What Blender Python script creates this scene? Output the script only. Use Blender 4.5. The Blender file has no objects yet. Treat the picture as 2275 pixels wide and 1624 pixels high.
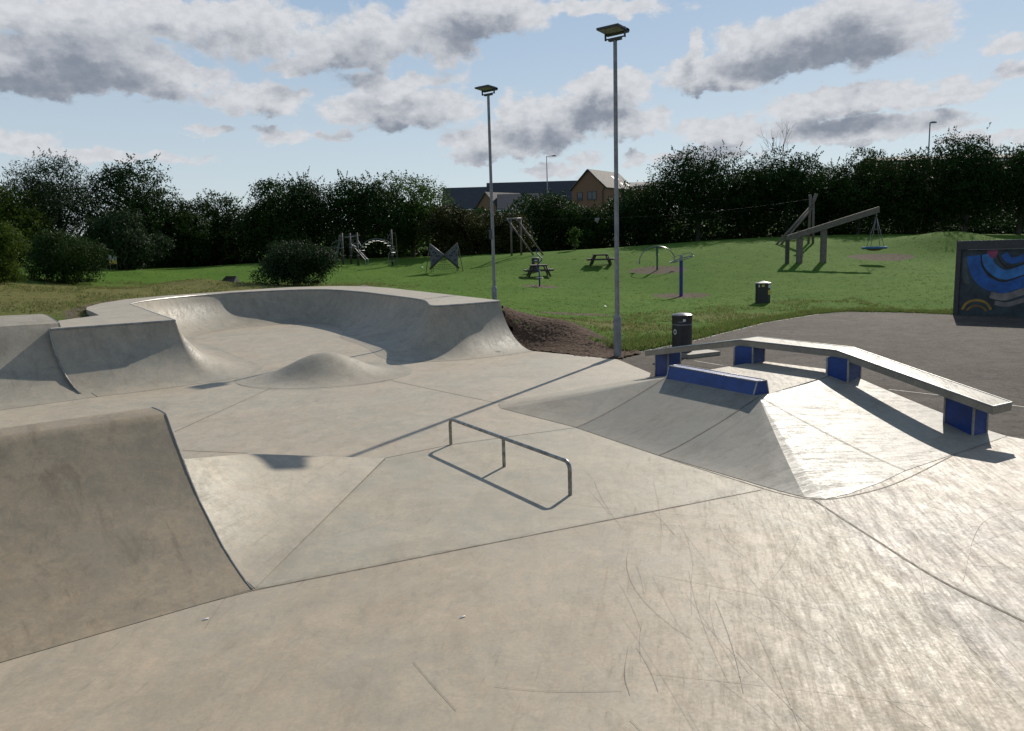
import bpy, bmesh, math, random
import numpy as np
from mathutils import Matrix, Vector
R = math.radians
random.seed(7)
scene = bpy.context.scene

# ---------------------------------------------------------------- camera, sky, sun, exposure
FOC, CX, CY = 1709.0, 1137.5, 812.0            # focal length and centre in units of a 2275 px wide picture
PITCH, ROLL, EYE = R(8.4), R(1.6), 2.75
SUN_AZ, SUN_EL = R(28.3), R(33.2)              # azimuth clockwise from +Y
_f = np.array([0, math.cos(PITCH), -math.sin(PITCH)]); _r0 = np.array([1, 0, 0.]); _u0 = np.cross(_r0, _f)
_c, _s = math.cos(ROLL), math.sin(ROLL)
_r = _c * _r0 - _s * _u0; _u = _s * _r0 + _c * _u0
_C = np.array([0, 0, EYE])
cam = bpy.data.objects.new("camera", bpy.data.cameras.new("camera"))
scene.collection.objects.link(cam)
cam.matrix_world = Matrix(((_r[0], _u[0], -_f[0], 0), (_r[1], _u[1], -_f[1], 0), (_r[2], _u[2], -_f[2], EYE), (0, 0, 0, 1)))
cam.data.sensor_width = 36; cam.data.lens = FOC / 2275 * 36
cam.data.clip_start = 0.05; cam.data.clip_end = 6000
scene.camera = cam
scene.view_settings.view_transform = 'Standard'
scene.view_settings.look = 'None'
scene.view_settings.exposure = 0.07
scene.view_settings.gamma = 1.0
scene.cycles.max_bounces = 6
scene.cycles.transparent_max_bounces = 8
scene.cycles.use_denoising = True

sun = bpy.data.objects.new("sun", bpy.data.lights.new("sun", 'SUN'))
scene.collection.objects.link(sun)
sun.data.energy = 4.9; sun.data.angle = R(0.55); sun.data.color = (1.0, 0.93, 0.82)
sd = Vector((math.sin(SUN_AZ) * math.cos(SUN_EL), math.cos(SUN_AZ) * math.cos(SUN_EL), math.sin(SUN_EL)))
sun.rotation_euler = sd.to_track_quat('Z', 'Y').to_euler()
sun.location = sd * 200


class NT:
    """small helper to wire shader nodes"""
    def __init__(s, tree): s.t = tree
    def n(s, kind, **kw):
        nd = s.t.nodes.new(kind)
        for k, v in kw.items(): setattr(nd, k, v)
        return nd
    def put(s, sock, v):
        if isinstance(v, bpy.types.NodeSocket): s.t.links.new(v, sock)
        elif v is not None: sock.default_value = v
    def math(s, op, a, b=None, c=None, clamp=False):
        nd = s.n('ShaderNodeMath', operation=op); nd.use_clamp = clamp
        for i, v in enumerate((a, b, c)):
            if v is not None: s.put(nd.inputs[i], v)
        return nd.outputs[0]
    def vec(s, op, a, b=None, c=None):
        nd = s.n('ShaderNodeVectorMath', operation=op)
        for i, v in enumerate((a, b, c)):
            if v is not None: s.put(nd.inputs[i], v)
        return nd.outputs['Value'] if op in ('LENGTH', 'DOT_PRODUCT', 'DISTANCE') else nd.outputs[0]
    def noise(s, vec, scale, detail=4, rough=0.55, dist=0.0, color=False):
        nd = s.n('ShaderNodeTexNoise'); s.put(nd.inputs['Vector'], vec)
        nd.inputs['Scale'].default_value = scale; nd.inputs['Detail'].default_value = detail
        nd.inputs['Roughness'].default_value = rough; nd.inputs['Distortion'].default_value = dist
        return nd.outputs['Color'] if color else nd.outputs['Fac']
    def step(s, v, a, b, lo=0.0, hi=1.0):
        nd = s.n('ShaderNodeMapRange', interpolation_type='SMOOTHSTEP')
        for i, q in enumerate((v, a, b, lo, hi)): s.put(nd.inputs[i], q)
        return nd.outputs[0]
    def mix(s, f, a, b, mode='MIX'):
        nd = s.n('ShaderNodeMix', data_type='RGBA', blend_type=mode)
        s.put(nd.inputs[0], f)
        for sock, v in ((nd.inputs[6], a), (nd.inputs[7], b)):
            s.put(sock, (*v, 1) if isinstance(v, tuple) and len(v) == 3 else v)
        return nd.outputs[2]
    def rgb(s, c):
        nd = s.n('ShaderNodeRGB'); nd.outputs[0].default_value = (*c, 1); return nd.outputs[0]


def az_el(px, py):
    d = _f + _r * ((px - CX) / FOC) - _u * ((py - CY) / FOC)
    return math.degrees(math.atan2(d[0], d[1])), math.degrees(math.atan2(d[2], math.hypot(d[0], d[1])))


def build_sky():
    w = bpy.data.worlds.new("World"); scene.world = w; w.use_nodes = True
    t = w.node_tree; t.nodes.clear(); N = NT(t)
    out = N.n('ShaderNodeOutputWorld'); bg = N.n('ShaderNodeBackground'); bg.inputs[1].default_value = 0.08
    t.links.new(bg.outputs[0], out.inputs[0])
    sky = N.n('ShaderNodeTexSky', sky_type='NISHITA'); sky.sun_disc = False
    sky.sun_elevation = SUN_EL; sky.sun_rotation = SUN_AZ
    sky.air_density = 1.0; sky.dust_density = 0.2; sky.ozone_density = 1.5
    co = N.n('ShaderNodeTexCoord').outputs['Generated']
    sep = N.n('ShaderNodeSeparateXYZ'); N.put(sep.inputs[0], co)
    az = N.math('MULTIPLY', N.math('ARCTAN2', sep.outputs[0], sep.outputs[1]), 57.2958)
    el = N.math('MULTIPLY', N.math('ARCSINE', sep.outputs[2]), 57.2958)
    cmb = N.n('ShaderNodeCombineXYZ'); N.put(cmb.inputs[0], az); N.put(cmb.inputs[1], el)
    sky_pos = cmb.outputs[0]
    # cumulus: (azimuth, elevation, half width, half height, strength) in degrees of sky
    clouds = CLOUDS
    g = bpy.data.node_groups.new("cloud_density", 'ShaderNodeTree')
    g.interface.new_socket("Pos", in_out='INPUT', socket_type='NodeSocketVector')
    g.interface.new_socket("Density", in_out='OUTPUT', socket_type='NodeSocketFloat')
    G = NT(g); gi = G.n('NodeGroupInput'); go = G.n('NodeGroupOutput')
    p0 = gi.outputs[0]
    st = G.vec('MULTIPLY', p0, (1.0, 1.35, 1.0))
    w1 = G.noise(st, 0.22, 2, 0.5, color=True); w2 = G.noise(st, 0.55, 5, 0.6, color=True)
    p = G.vec('MULTIPLY_ADD', G.vec('SUBTRACT', w1, (.5, .5, .5)), (2.2, 1.0, 0), p0)
    p = G.vec('MULTIPLY_ADD', G.vec('SUBTRACT', w2, (.5, .5, .5)), (3.0, 2.2, 0), p)
    acc = None
    for (a, e, rx, ry, amp) in clouds:
        q = G.vec('MULTIPLY', G.vec('SUBTRACT', p, (a, e, 0)), (1 / rx, 1 / ry, 0))
        v = G.math('MULTIPLY', G.math('POWER', 0.30, G.vec('DOT_PRODUCT', q, q)), amp)
        acc = v if acc is None else G.math('SMOOTH_MAX', acc, v, 0.12)
    f = G.noise(st, 0.60, 9, 0.60)
    f2 = G.noise(G.vec('MULTIPLY', p0, (0.35, 1.6, 1.0)), 0.22, 7, 0.62)
    dens = G.math('MULTIPLY_ADD', G.math('SUBTRACT', f, 0.5), G.math('MULTIPLY_ADD', acc, 1.0, 0.35), acc)
    veil = G.math('MULTIPLY', G.step(f2, 0.50, 0.72), 0.16)
    dens = G.math('ADD', dens, veil)
    g.links.new(dens, go.inputs[0])
    def dens_at(pos):
        nd = N.n('ShaderNodeGroup'); nd.node_tree = g; N.put(nd.inputs[0], pos); return nd.outputs[0]
    d0 = dens_at(sky_pos)
    d1 = dens_at(N.vec('ADD', sky_pos, (0.5, 1.5, 0)))
    alpha = N.step(d0, 0.21, 0.44)
    thick = N.step(N.math('MULTIPLY_ADD', d1, 0.8, N.math('MULTIPLY', d0, 0.2)), 0.24, 1.02)
    white = (8.1, 8.3, 8.7, 1); grey = (2.8, 3.2, 3.95, 1)
    ccol = N.mix(thick, white, grey)
    billow = N.noise(N.vec('MULTIPLY', sky_pos, (1.0, 1.5, 1.0)), 1.1, 7, 0.62)
    ccol = N.mix(N.step(billow, .36, .62, .25, 0.0), ccol, (4.4, 4.8, 5.4, 1))
    base = N.mix(0.72, sky.outputs[0], N.mix(N.step(el, 0, 26), (7.7, 8.6, 9.1, 1), (3.8, 5.6, 8.0, 1)))
    ccol = N.mix(N.step(el, -2, 9, 0.45, 0.0), ccol, (6.2, 6.7, 7.2, 1))
    up = N.step(el, 30, 62)
    base = N.mix(up, base, (1.9, 2.6, 3.7, 1)); ccol = N.mix(N.math('MULTIPLY', up, .55), ccol, (2.6, 2.8, 3.1, 1))
    # clouds away from the sun are lit from the front and shine brighter
    front = N.step(N.vec('DOT_PRODUCT', co, tuple(sd)), .25, -.75, 1.0, 1.3)
    ccol = N.vec('MULTIPLY', ccol, N.vec('MULTIPLY', (1, 1, 1), front))
    N.put(bg.inputs[0], N.mix(alpha, base, ccol))


# cloud banks measured as degrees of azimuth and elevation (compass from the view direction)
def _c2(px, py, rx, ry, amp):
    a, e = az_el(px, py); return (round(a, 2), round(e, 2), round(rx * 0.0325, 2), round(ry * 0.034, 2), min(1.2, max(.6, amp * 1.18)))
CLOUDS = [_c2(*q) for q in (
    (120, 45, 230, 40, .6), (430, 30, 220, 36, .6), (650, 150, 90, 26, .4), (960, 60, 110, 40, .6), (1160, 320, 120, 30, .7),
    (60, 150, 170, 48, 1.0), (200, 120, 150, 62, .95), (350, 165, 160, 36, .8), (300, 40, 320, 40, .42), (560, 70, 220, 70, .38),
    (770, 112, 130, 42, .85), (870, 70, 170, 60, .42), (1010, 110, 70, 55, .35), (1070, 28, 170, 48, .85), (1290, 18, 240, 22, .42),
    (585, 222, 90, 34, .8), (760, 250, 70, 30, .5), (900, 240, 160, 44, .9), (890, 180, 170, 26, .4),
    (620, 296, 75, 17, .42), (740, 297, 60, 14, .42), (460, 290, 60, 14, .5), (30, 322, 80, 30, .65), (260, 348, 260, 16, .36),
    (1130, 238, 60, 36, .4), (1345, 205, 85, 46, 1.0), (1230, 262, 130, 46, .85), (1080, 312, 100, 42, .65), (1060, 348, 80, 20, .6), (1400, 272, 90, 34, .7),
    (1215, 375, 80, 20, .5), (1300, 352, 50, 20, .45), (1415, 352, 45, 22, .45),
    (1890, 62, 170, 62, 1.1), (1740, 95, 130, 48, .95), (1560, 160, 100, 36, .95), (1660, 160, 90, 30, .7), (2060, 78, 60, 34, .42), (1880, 8, 90, 36, .6),
    (1550, 95, 26, 36, .38), (1900, 222, 160, 32, .85), (1790, 236, 90, 24, .6), (2120, 205, 85, 26, .7),
    (1600, 295, 100, 32, .75), (1900, 285, 190, 26, .8), (1770, 280, 80, 26, .5), (2070, 272, 130, 22, .5),
    (2250, 102, 85, 20, .42), (2260, 155, 60, 22, .42), (1560, 345, 160, 16, .4), (2200, 300, 120, 16, .35))]
build_sky()

# ---------------------------------------------------------------- measuring helpers
def ray(px, py): return _f + _r * ((px - CX) / FOC) - _u * ((py - CY) / FOC)
def on_z(px, py, z=0.0):
    d = ray(px, py); return _C + d * ((z - EYE) / d[2])
def at_y(px, py, y):
    d = ray(px, py); return _C + d * (y / d[1])


def mat(name): 
    m = bpy.data.materials.new(name); m.use_nodes = True
    return m, NT(m.node_tree), m.node_tree.nodes['Principled BSDF']
def plain(name, col, rough=0.6, metal=0.0, var=0.25, scale=8.0, spec=0.5, bump=0.0):
    m, N, b = mat(name)
    pos = N.n('ShaderNodeNewGeometry').outputs['Position']
    n = N.noise(pos, scale, 6, 0.65)
    c = N.mix(N.step(n, 0.3, 0.7), tuple(v * (1 - var) for v in col), tuple(min(1, v * (1 + var)) for v in col))
    N.put(b.inputs['Base Color'], c); b.inputs['Metallic'].default_value = metal
    N.put(b.inputs['Roughness'], N.step(N.noise(pos, scale * 2.3, 4), 0.2, 0.8, max(0, rough - .12), min(1, rough + .12)))
    b.inputs['Specular IOR Level'].default_value = spec
    if bump:
        bp = N.n('ShaderNodeBump'); bp.inputs['Strength'].default_value = bump; bp.inputs['Distance'].default_value = 0.02
        N.put(bp.inputs['Height'], n); N.put(b.inputs['Normal'], bp.outputs[0])
    return m


def concrete(name, warm=(.392, .328, .248), grey=(.348, .316, .255), dirt=0.20, rough=0.56, streak_dir=-1.65, panels=False, spec=.25):
    m, N, b = mat(name)
    pos = N.n('ShaderNodeNewGeometry').outputs['Position']
    n1 = N.noise(pos, 0.42, 6, 0.62, 0.4)
    n2 = N.noise(pos, 2.1, 9, 0.7, 0.6)
    n3 = N.noise(pos, 34, 5, 0.7)
    rot = N.n('ShaderNodeVectorRotate', rotation_type='Z_AXIS'); N.put(rot.inputs['Vector'], pos); rot.inputs['Angle'].default_value = streak_dir
    sv = N.vec('MULTIPLY', rot.outputs[0], (0.8, 3.2, 1.6))
    s1 = N.noise(sv, 1.3, 8, 0.68, 0.5)
    rot2 = N.n('ShaderNodeVectorRotate', rotation_type='Z_AXIS'); N.put(rot2.inputs['Vector'], pos); rot2.inputs['Angle'].default_value = streak_dir + 0.3
    s2 = N.noise(N.vec('MULTIPLY', rot2.outputs[0], (0.7, 9, 3.0)), 1.7, 7, 0.7, 0.3)
    n4 = N.noise(pos, 6.0, 7, 0.72, 1.2); n5 = N.noise(N.vec('MULTIPLY', rot.outputs[0], (1.0, 1.3, 1.2)), 4.6, 8, 0.72, 1.0)
    col = N.mix(N.step(n1, 0.38, 0.62), warm, grey)
    col = N.mix(N.step(n2, 0.40, 0.66, 0.0, 0.6), col, tuple(v * 1.20 for v in warm))
    col = N.mix(N.step(n4, 0.44, 0.60, 0.0, 0.5), col, tuple(v * 0.92 for v in grey))
    col = N.mix(N.step(n5, 0.52, 0.64, 0.0, 0.45), col, (warm[0] * 1.16, warm[1] * 1.10, warm[2] * 1.06))
    col = N.mix(N.step(n5, 0.46, 0.34, 0.0, 0.55), col, (grey[0] * .80, grey[1] * .82, grey[2] * .82))
    col = N.mix(N.step(s1, 0.50, 0.66, 0.0, dirt), col, tuple(v * .52 for v in warm))
    col = N.mix(N.step(s1, 0.44, 0.28, 0.0, 0.25), col, tuple(v * 1.18 for v in grey))
    col = N.mix(N.step(s2, 0.60, 0.70, 0.0, 0.4), col, tuple(v * .42 for v in warm))
    s3c = N.noise(N.vec('MULTIPLY', rot2.outputs[0], (1.1, 10, 4.0)), 4.0, 6, 0.7, 0.4)
    col = N.mix(N.step(s3c, 0.60, 0.72, 0.0, 0.5), col, tuple(v * .5 for v in warm))
    col = N.mix(N.step(n3, 0.30, 0.72, 0.0, 0.28), col, tuple(v * .55 for v in warm))
    spk = N.step(N.noise(pos, 90, 2, 0.5), 0.64, 0.72)
    col = N.mix(N.math('MULTIPLY', spk, 0.4), col, tuple(v * .35 for v in warm))
    # broad blotches of damp and wear, and separate pours with their own tone
    bl = N.noise(pos, 0.9, 7, 0.70, 1.5)
    col = N.mix(N.step(bl, 0.42, 0.60, 0.0, 0.45), col, N.mix(1.0, col, (.80, .80, .79), 'MULTIPLY'))
    bl2 = N.noise(pos, 1.7, 8, 0.74, 2.0)
    col = N.mix(N.step(bl2, 0.54, 0.66, 0.0, 0.5), col, N.mix(1.0, col, (1.16, 1.13, 1.10), 'MULTIPLY'))
    if panels:
        wob = N.vec('MULTIPLY_ADD', N.vec('SUBTRACT', N.noise(pos, 3.0, 3, color=True), (.5, .5, .5)), (.03, .03, 0), pos)
        def side(p, q):   # 1 on the left of the joint p -> q
            nx, ny = -(q[1] - p[1]), q[0] - p[0]; L = math.hypot(nx, ny)
            return N.step(N.math('SUBTRACT', N.vec('DOT_PRODUCT', wob, (nx / L, ny / L, 0)), (nx * p[0] + ny * p[1]) / L), -.012, .012)
        j1 = side((-2.24, 6.14), (2.50, 8.30)); j2 = side((3.24, 8.02), (3.10, 4.85)); j3 = side((-1.76, 10.3), (1.0, 11.7)); j4 = side((-2.2, 6.2), (-1.76, 10.3))
        rail_pour = N.math('MULTIPLY', N.math('MULTIPLY', j1, N.math('SUBTRACT', 1.0, j3)), N.math('SUBTRACT', 1.0, j4))
        col = N.mix(N.math('MULTIPLY', rail_pour, .75), col, N.mix(1.0, col, (.96, .985, .975), 'MULTIPLY'))
        near = N.math('SUBTRACT', 1.0, j1)
        def grime(p, q, w, amt, c0):
            nx, ny = -(q[1] - p[1]), q[0] - p[0]; L = math.hypot(nx, ny)
            d = N.math('ABSOLUTE', N.math('SUBTRACT', N.vec('DOT_PRODUCT', wob, (nx / L, ny / L, 0)), (nx * p[0] + ny * p[1]) / L))
            f = N.math('MULTIPLY', N.step(d, w, .01), N.step(N.noise(pos, 5.0, 8, .75, .6), .44, .62, .1, 1.0))
            return N.mix(N.math('MULTIPLY', f, amt), c0, (.12, .10, .078))
        col = grime((-2.24, 6.14), (2.50, 8.30), .07, .45, col)
        col = N.mix(N.math('MULTIPLY', near, N.math('SUBTRACT', 1.0, j2)), col, N.mix(1.0, col, (.98, .95, .92), 'MULTIPLY'))
        sx = N.n('ShaderNodeSeparateXYZ'); N.put(sx.inputs[0], pos)
        col = N.mix(N.step(sx.outputs[1], 8.1, 7.9), col, grime((3.24, 8.02), (3.10, 4.85), .14, .75, col))
        col = N.mix(N.math('MULTIPLY', j2, N.math('SUBTRACT', 1.0, j3)), col, N.mix(1.0, col, (.93, .91, .94), 'MULTIPLY'))
    N.put(b.inputs['Base Color'], col)
    s3 = N.noise(N.vec('MULTIPLY', rot2.outputs[0], (1.1, 10, 4.0)), 4.0, 6, 0.7, 0.4)
    rr = N.math('ADD', N.step(s1, 0.32, 0.68, rough - .03, rough + .05), N.step(s2, 0.42, 0.66, -0.02, 0.08))
    rr = N.math('ADD', rr, N.step(s3, 0.44, 0.68, -0.02, 0.08))
    rr = N.math('ADD', rr, N.step(n4, 0.35, 0.65, -0.03, 0.04))
    rr = N.math('ADD', rr, N.step(n3, 0.3, 0.7, -0.04, 0.06))
    N.put(b.inputs['Roughness'], rr)
    b.inputs['Specular IOR Level'].default_value = spec
    bp = N.n('ShaderNodeBump'); bp.inputs['Strength'].default_value = 0.22; bp.inputs['Distance'].default_value = 0.004
    N.put(bp.inputs['Height'], N.math('ADD', N.math('MULTIPLY', n3, 0.5), n2)); N.put(b.inputs['Normal'], bp.outputs[0])
    return m


def leafy(name, dark, light, trans=0.35, rough=0.55):
    m, N, b = mat(name)
    geo = N.n('ShaderNodeNewGeometry')
    rnd = geo.outputs['Random Per Island']
    n = N.noise(geo.outputs['Position'], 0.9, 3)
    f = N.math('ADD', N.math('MULTIPLY', rnd, 0.6), N.step(n, 0.3, 0.7, 0, 0.4))
    col = N.mix(f, dark, light)
    N.put(b.inputs['Base Color'], col); b.inputs['Roughness'].default_value = rough
    b.inputs['Specular IOR Level'].default_value = 0.06
    tr = N.n('ShaderNodeBsdfTranslucent'); N.put(tr.inputs[0], N.mix(0.5, col, tuple(v * 1.6 for v in light)))
    mx = N.n('ShaderNodeMixShader'); mx.inputs[0].default_value = trans
    N.put(mx.inputs[1], b.outputs[0]); N.put(mx.inputs[2], tr.outputs[0])
    N.put(m.node_tree.nodes['Material Output'].inputs[0], mx.outputs[0])
    return m


M = {}
M['floor'] = concrete('floor_concrete', panels=True)
M['ramp'] = concrete('ramp_concrete', warm=(.335, .287, .222), grey=(.29, .27, .225), dirt=0.3, rough=0.56, streak_dir=-2.2)
M['dirty'] = concrete('worn_ramp_concrete', warm=(.30, .236, .162), grey=(.235, .20, .148), dirt=0.6, rough=0.58, streak_dir=-2.23)
M['bank'] = concrete('funbox_bank_concrete', warm=(.25, .222, .18), grey=(.215, .205, .178), dirt=0.4, rough=0.56, streak_dir=-.5)  # front bank: darker tone is part scuffed concrete, part painted shade facing off the sun
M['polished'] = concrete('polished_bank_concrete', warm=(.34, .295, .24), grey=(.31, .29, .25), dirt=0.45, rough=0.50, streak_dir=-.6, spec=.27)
M['deck'] = concrete('deck_concrete', warm=(.40, .345, .27), grey=(.365, .325, .262), dirt=0.15, rough=0.55)
M['slab'] = concrete('ledge_concrete', warm=(.28, .242, .19), grey=(.24, .215, .175), dirt=0.4, rough=0.5)
M['joint'] = plain('joint_sealant', (.15, .122, .085), 0.8, var=0.45, scale=6)
M['scuff'] = plain('scuff_mark', (.165, .140, .108), 0.6, var=0.3)
M['pale'] = plain('pale_edging', (.30, .28, .24), 0.8)
M['steel'] = plain('galvanised_steel', (.20, .20, .21), 0.55, 0.5, var=0.2, scale=5)
M['rail'] = plain('worn_rail_steel', (.25, .245, .225), 0.38, 0.8, var=0.4, scale=14)
M['coping'] = plain('steel_coping', (.30, .29, .27), 0.45, 0.6)
M['chrome'] = plain('polished_tube', (.19, .19, .19), 0.35, 0.8, var=0.1)
def scuffed_paint(name, col, under):
    m, N, b = mat(name); pos = N.n('ShaderNodeNewGeometry').outputs['Position']
    n1 = N.noise(pos, 1.6, 6, .7); n2 = N.noise(N.vec('MULTIPLY', pos, (3, 3, 9)), 3.0, 8, .75, .8); n3 = N.noise(pos, 26, 6, .72)
    c = N.mix(N.step(n1, .3, .7), tuple(v * .7 for v in col), tuple(v * 1.35 for v in col))
    c = N.mix(N.step(n2, .58, .72, 0, .5), c, (.035, .045, .10))
    c = N.mix(N.step(N.math('MULTIPLY_ADD', n3, .5, N.math('MULTIPLY', n2, .5)), .60, .66, 0, .8), c, under)
    N.put(b.inputs['Base Color'], c); N.put(b.inputs['Roughness'], N.step(n2, .3, .7, .35, .62)); return m
M['blue'] = scuffed_paint('blue_paint', (.006, .034, .165), (.16, .155, .145))
M['bluepost'] = plain('blue_post_paint', (.014, .022, .16), 0.4)
M['green'] = plain('green_paint', (.02, .07, .05), 0.4)
M['black'] = plain('black_plastic', (.012, .012, .014), 0.45, var=0.3)
M['lid'] = plain('grey_lid', (.10, .10, .11), 0.35)
M['white'] = plain('white_sticker', (.55, .55, .52), 0.6, var=0.1)
M['yellow'] = plain('yellow_sticker', (.50, .36, .06), 0.6, var=0.15)
M['wood'] = plain('weathered_timber', (.13, .105, .085), 0.8, var=0.4, scale=12, bump=0.3)
M['darkwood'] = plain('dark_timber', (.045, .038, .032), 0.75, var=0.4, scale=12)
M['panel'] = plain('grey_climbing_panel', (.085, .085, .095), 0.7, var=0.3, scale=5)
M['hold'] = plain('climbing_hold', (.012, .012, .016), 0.6)
M['rope'] = plain('rope', (.09, .10, .04), 0.9)
M['teal'] = plain('blue_rubber_rim', (.02, .10, .22), 0.5)
M['redrope'] = plain('red_rope', (.20, .05, .03), 0.8)
M['bark'] = plain('bark', (.055, .044, .034), 0.9, var=0.4, scale=10)
M['lampblack'] = plain('lamp_housing', (.03, .03, .032), 0.5)
M['lens'] = plain('lamp_lens', (.20, .20, .185), 0.4, var=0.3)
M['roofdark'] = plain('slate_roof', (.035, .037, .045), 0.7, var=0.25, scale=3)
M['rooftile'] = plain('brown_roof_tile', (.065, .058, .052), 0.8, var=0.2)
def courses(m, period):
    N = NT(m.node_tree); b = m.node_tree.nodes['Principled BSDF']; src = b.inputs['Base Color'].links[0].from_socket
    sp = N.n('ShaderNodeSeparateXYZ'); N.put(sp.inputs[0], N.n('ShaderNodeNewGeometry').outputs['Position'])
    w = N.step(N.math('FRACT', N.math('DIVIDE', sp.outputs[2], period)), .55, .95)
    N.put(b.inputs['Base Color'], N.mix(w, src, N.mix(1.0, src, (.35, .35, .35), 'MULTIPLY')))
courses(M['rooftile'], .36)
M['render'] = plain('orange_brick', (.18, .100, .060), 0.9, var=0.15, scale=20)
M['glass'] = plain('window_glass', (.05, .06, .075), 0.1, var=0.2)
M['frame'] = plain('window_frame', (.03, .03, .033), 0.5)
M['fascia'] = plain('white_fascia', (.5, .5, .5), 0.6)
M['foam'] = plain('litter_paper', (.8, .8, .78), 0.7, var=0.05)

# ---------------------------------------------------------------- mesh builder
class MB:
    def __init__(s): s.v = []; s.f = []; s.m = []; s.sm = []
    def add(s, vs, fs, mi=0, smooth=False):
        o = len(s.v); s.v += [tuple(map(float, q)) for q in vs]
        for f in fs: s.f.append(tuple(i + o for i in f)); s.m.append(mi); s.sm.append(smooth)
        return s
    def box(s, c, d, rot=0.0, mi=0, tilt=0.0):
        h = [q / 2 for q in d]; vs = []
        for sx in (-1, 1):
            for sy in (-1, 1):
                for sz in (-1, 1):
                    x, y, z = sx * h[0], sy * h[1], sz * h[2]
                    x, z = x * math.cos(tilt) - z * math.sin(tilt), x * math.sin(tilt) + z * math.cos(tilt)
                    vs.append((c[0] + x * math.cos(rot) - y * math.sin(rot), c[1] + x * math.sin(rot) + y * math.cos(rot), c[2] + z))
        return s.add(vs, [(0, 1, 3, 2), (4, 6, 7, 5), (0, 4, 5, 1), (2, 3, 7, 6), (0, 2, 6, 4), (1, 5, 7, 3)], mi)
    def prism(s, poly, z0, z1, mi=0, top=None):
        n = len(poly); zb = z0 if hasattr(z0, '__len__') else [z0] * n; zt = z1 if hasattr(z1, '__len__') else [z1] * n
        vs = [(p[0], p[1], zb[i]) for i, p in enumerate(poly)] + [(p[0], p[1], zt[i]) for i, p in enumerate(poly)]
        s.add(vs, [tuple(range(n - 1, -1, -1))] + [(i, (i + 1) % n, (i + 1) % n + n, i + n) for i in range(n)], mi)
        return s.add(vs[n:], [tuple(range(n))], mi if top is None else top)
    def tube(s, pts, r, n=8, mi=0, cap=True):
        P = [np.array(p, float) for p in pts]; k = len(P); rr = r if hasattr(r, '__len__') else [r] * k
        vs = []; side = None
        for i in range(k):
            t = P[min(i + 1, k - 1)] - P[max(i - 1, 0)]; t = t / (np.linalg.norm(t) + 1e-9)
            if side is None:
                a = np.array([0, 0, 1.]) if abs(t[2]) < .9 else np.array([1., 0, 0]); side = np.cross(t, a)
            side = side - t * (side @ t); side /= np.linalg.norm(side) + 1e-9; up = np.cross(t, side)
            for j in range(n):
                a = 2 * math.pi * j / n; vs.append(P[i] + rr[i] * (math.cos(a) * side + math.sin(a) * up))
        fs = [(i * n + j, i * n + (j + 1) % n, (i + 1) * n + (j + 1) % n, (i + 1) * n + j) for i in range(k - 1) for j in range(n)]
        s.add(vs, fs, mi, True)
        if cap:
            s.add(vs[:n], [tuple(range(n - 1, -1, -1))], mi); s.add(vs[-n:], [tuple(range(n))], mi)
        return s
    def lathe(s, prof, c=(0, 0, 0), n=24, mi=0, smooth=True):
        vs = [(c[0] + r * math.cos(2 * math.pi * j / n), c[1] + r * math.sin(2 * math.pi * j / n), c[2] + z) for r, z in prof for j in range(n)]
        k = len(prof)
        return s.add(vs, [(i * n + j, i * n + (j + 1) % n, (i + 1) * n + (j + 1) % n, (i + 1) * n + j) for i in range(k - 1) for j in range(n)], mi, smooth)
    def grid(s, rows, mi=0, smooth=True):
        a, b = len(rows), len(rows[0])
        return s.add([q for r in rows for q in r], [(i * b + j, i * b + j + 1, (i + 1) * b + j + 1, (i + 1) * b + j) for i in range(a - 1) for j in range(b - 1)], mi, smooth)
    def build(s, name, mats, parent=None, world=False):
        o0 = origin(parent) if (parent is not None and world) else (0, 0, 0)
        me = bpy.data.meshes.new(name)
        me.from_pydata([(v[0] - o0[0], v[1] - o0[1], v[2] - o0[2]) for v in s.v], [], s.f)
        for m_ in (mats if isinstance(mats, (list, tuple)) else [mats]): me.materials.append(m_)
        me.polygons.foreach_set('material_index', s.m); me.polygons.foreach_set('use_smooth', s.sm)
        bm = bmesh.new(); bm.from_mesh(me); bmesh.ops.remove_doubles(bm, verts=bm.verts, dist=1e-5)
        bmesh.ops.recalc_face_normals(bm, faces=bm.faces)
        for e in bm.edges:
            if len(e.link_faces) == 2 and e.calc_face_angle(0) > .62: e.smooth = False
        bm.to_mesh(me); bm.free()
        o = bpy.data.objects.new(name, me); scene.collection.objects.link(o)
        if parent is not None: o.parent = parent
        return o
def origin(o):
    v = Vector((0, 0, 0))
    while o is not None: v += o.location; o = o.parent
    return v
def tag(o, label, cat, group=None, kind=None):
    if label: o['label'] = label
    if cat: o['category'] = cat
    if group: o['group'] = group
    if kind: o['kind'] = kind
    return o
def thing(name, loc, label, cat, group=None, rz=0.0):
    o = bpy.data.objects.new(name, None); scene.collection.objects.link(o); o.empty_display_size = 0.2
    o.location = loc; o.rotation_euler = (0, 0, rz); return tag(o, label, cat, group)
def copy_tree(o, parent=None):
    c = o.copy(); scene.collection.objects.link(c); c.parent = parent
    for ch in o.children: copy_tree(ch, c)
    return c

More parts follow.
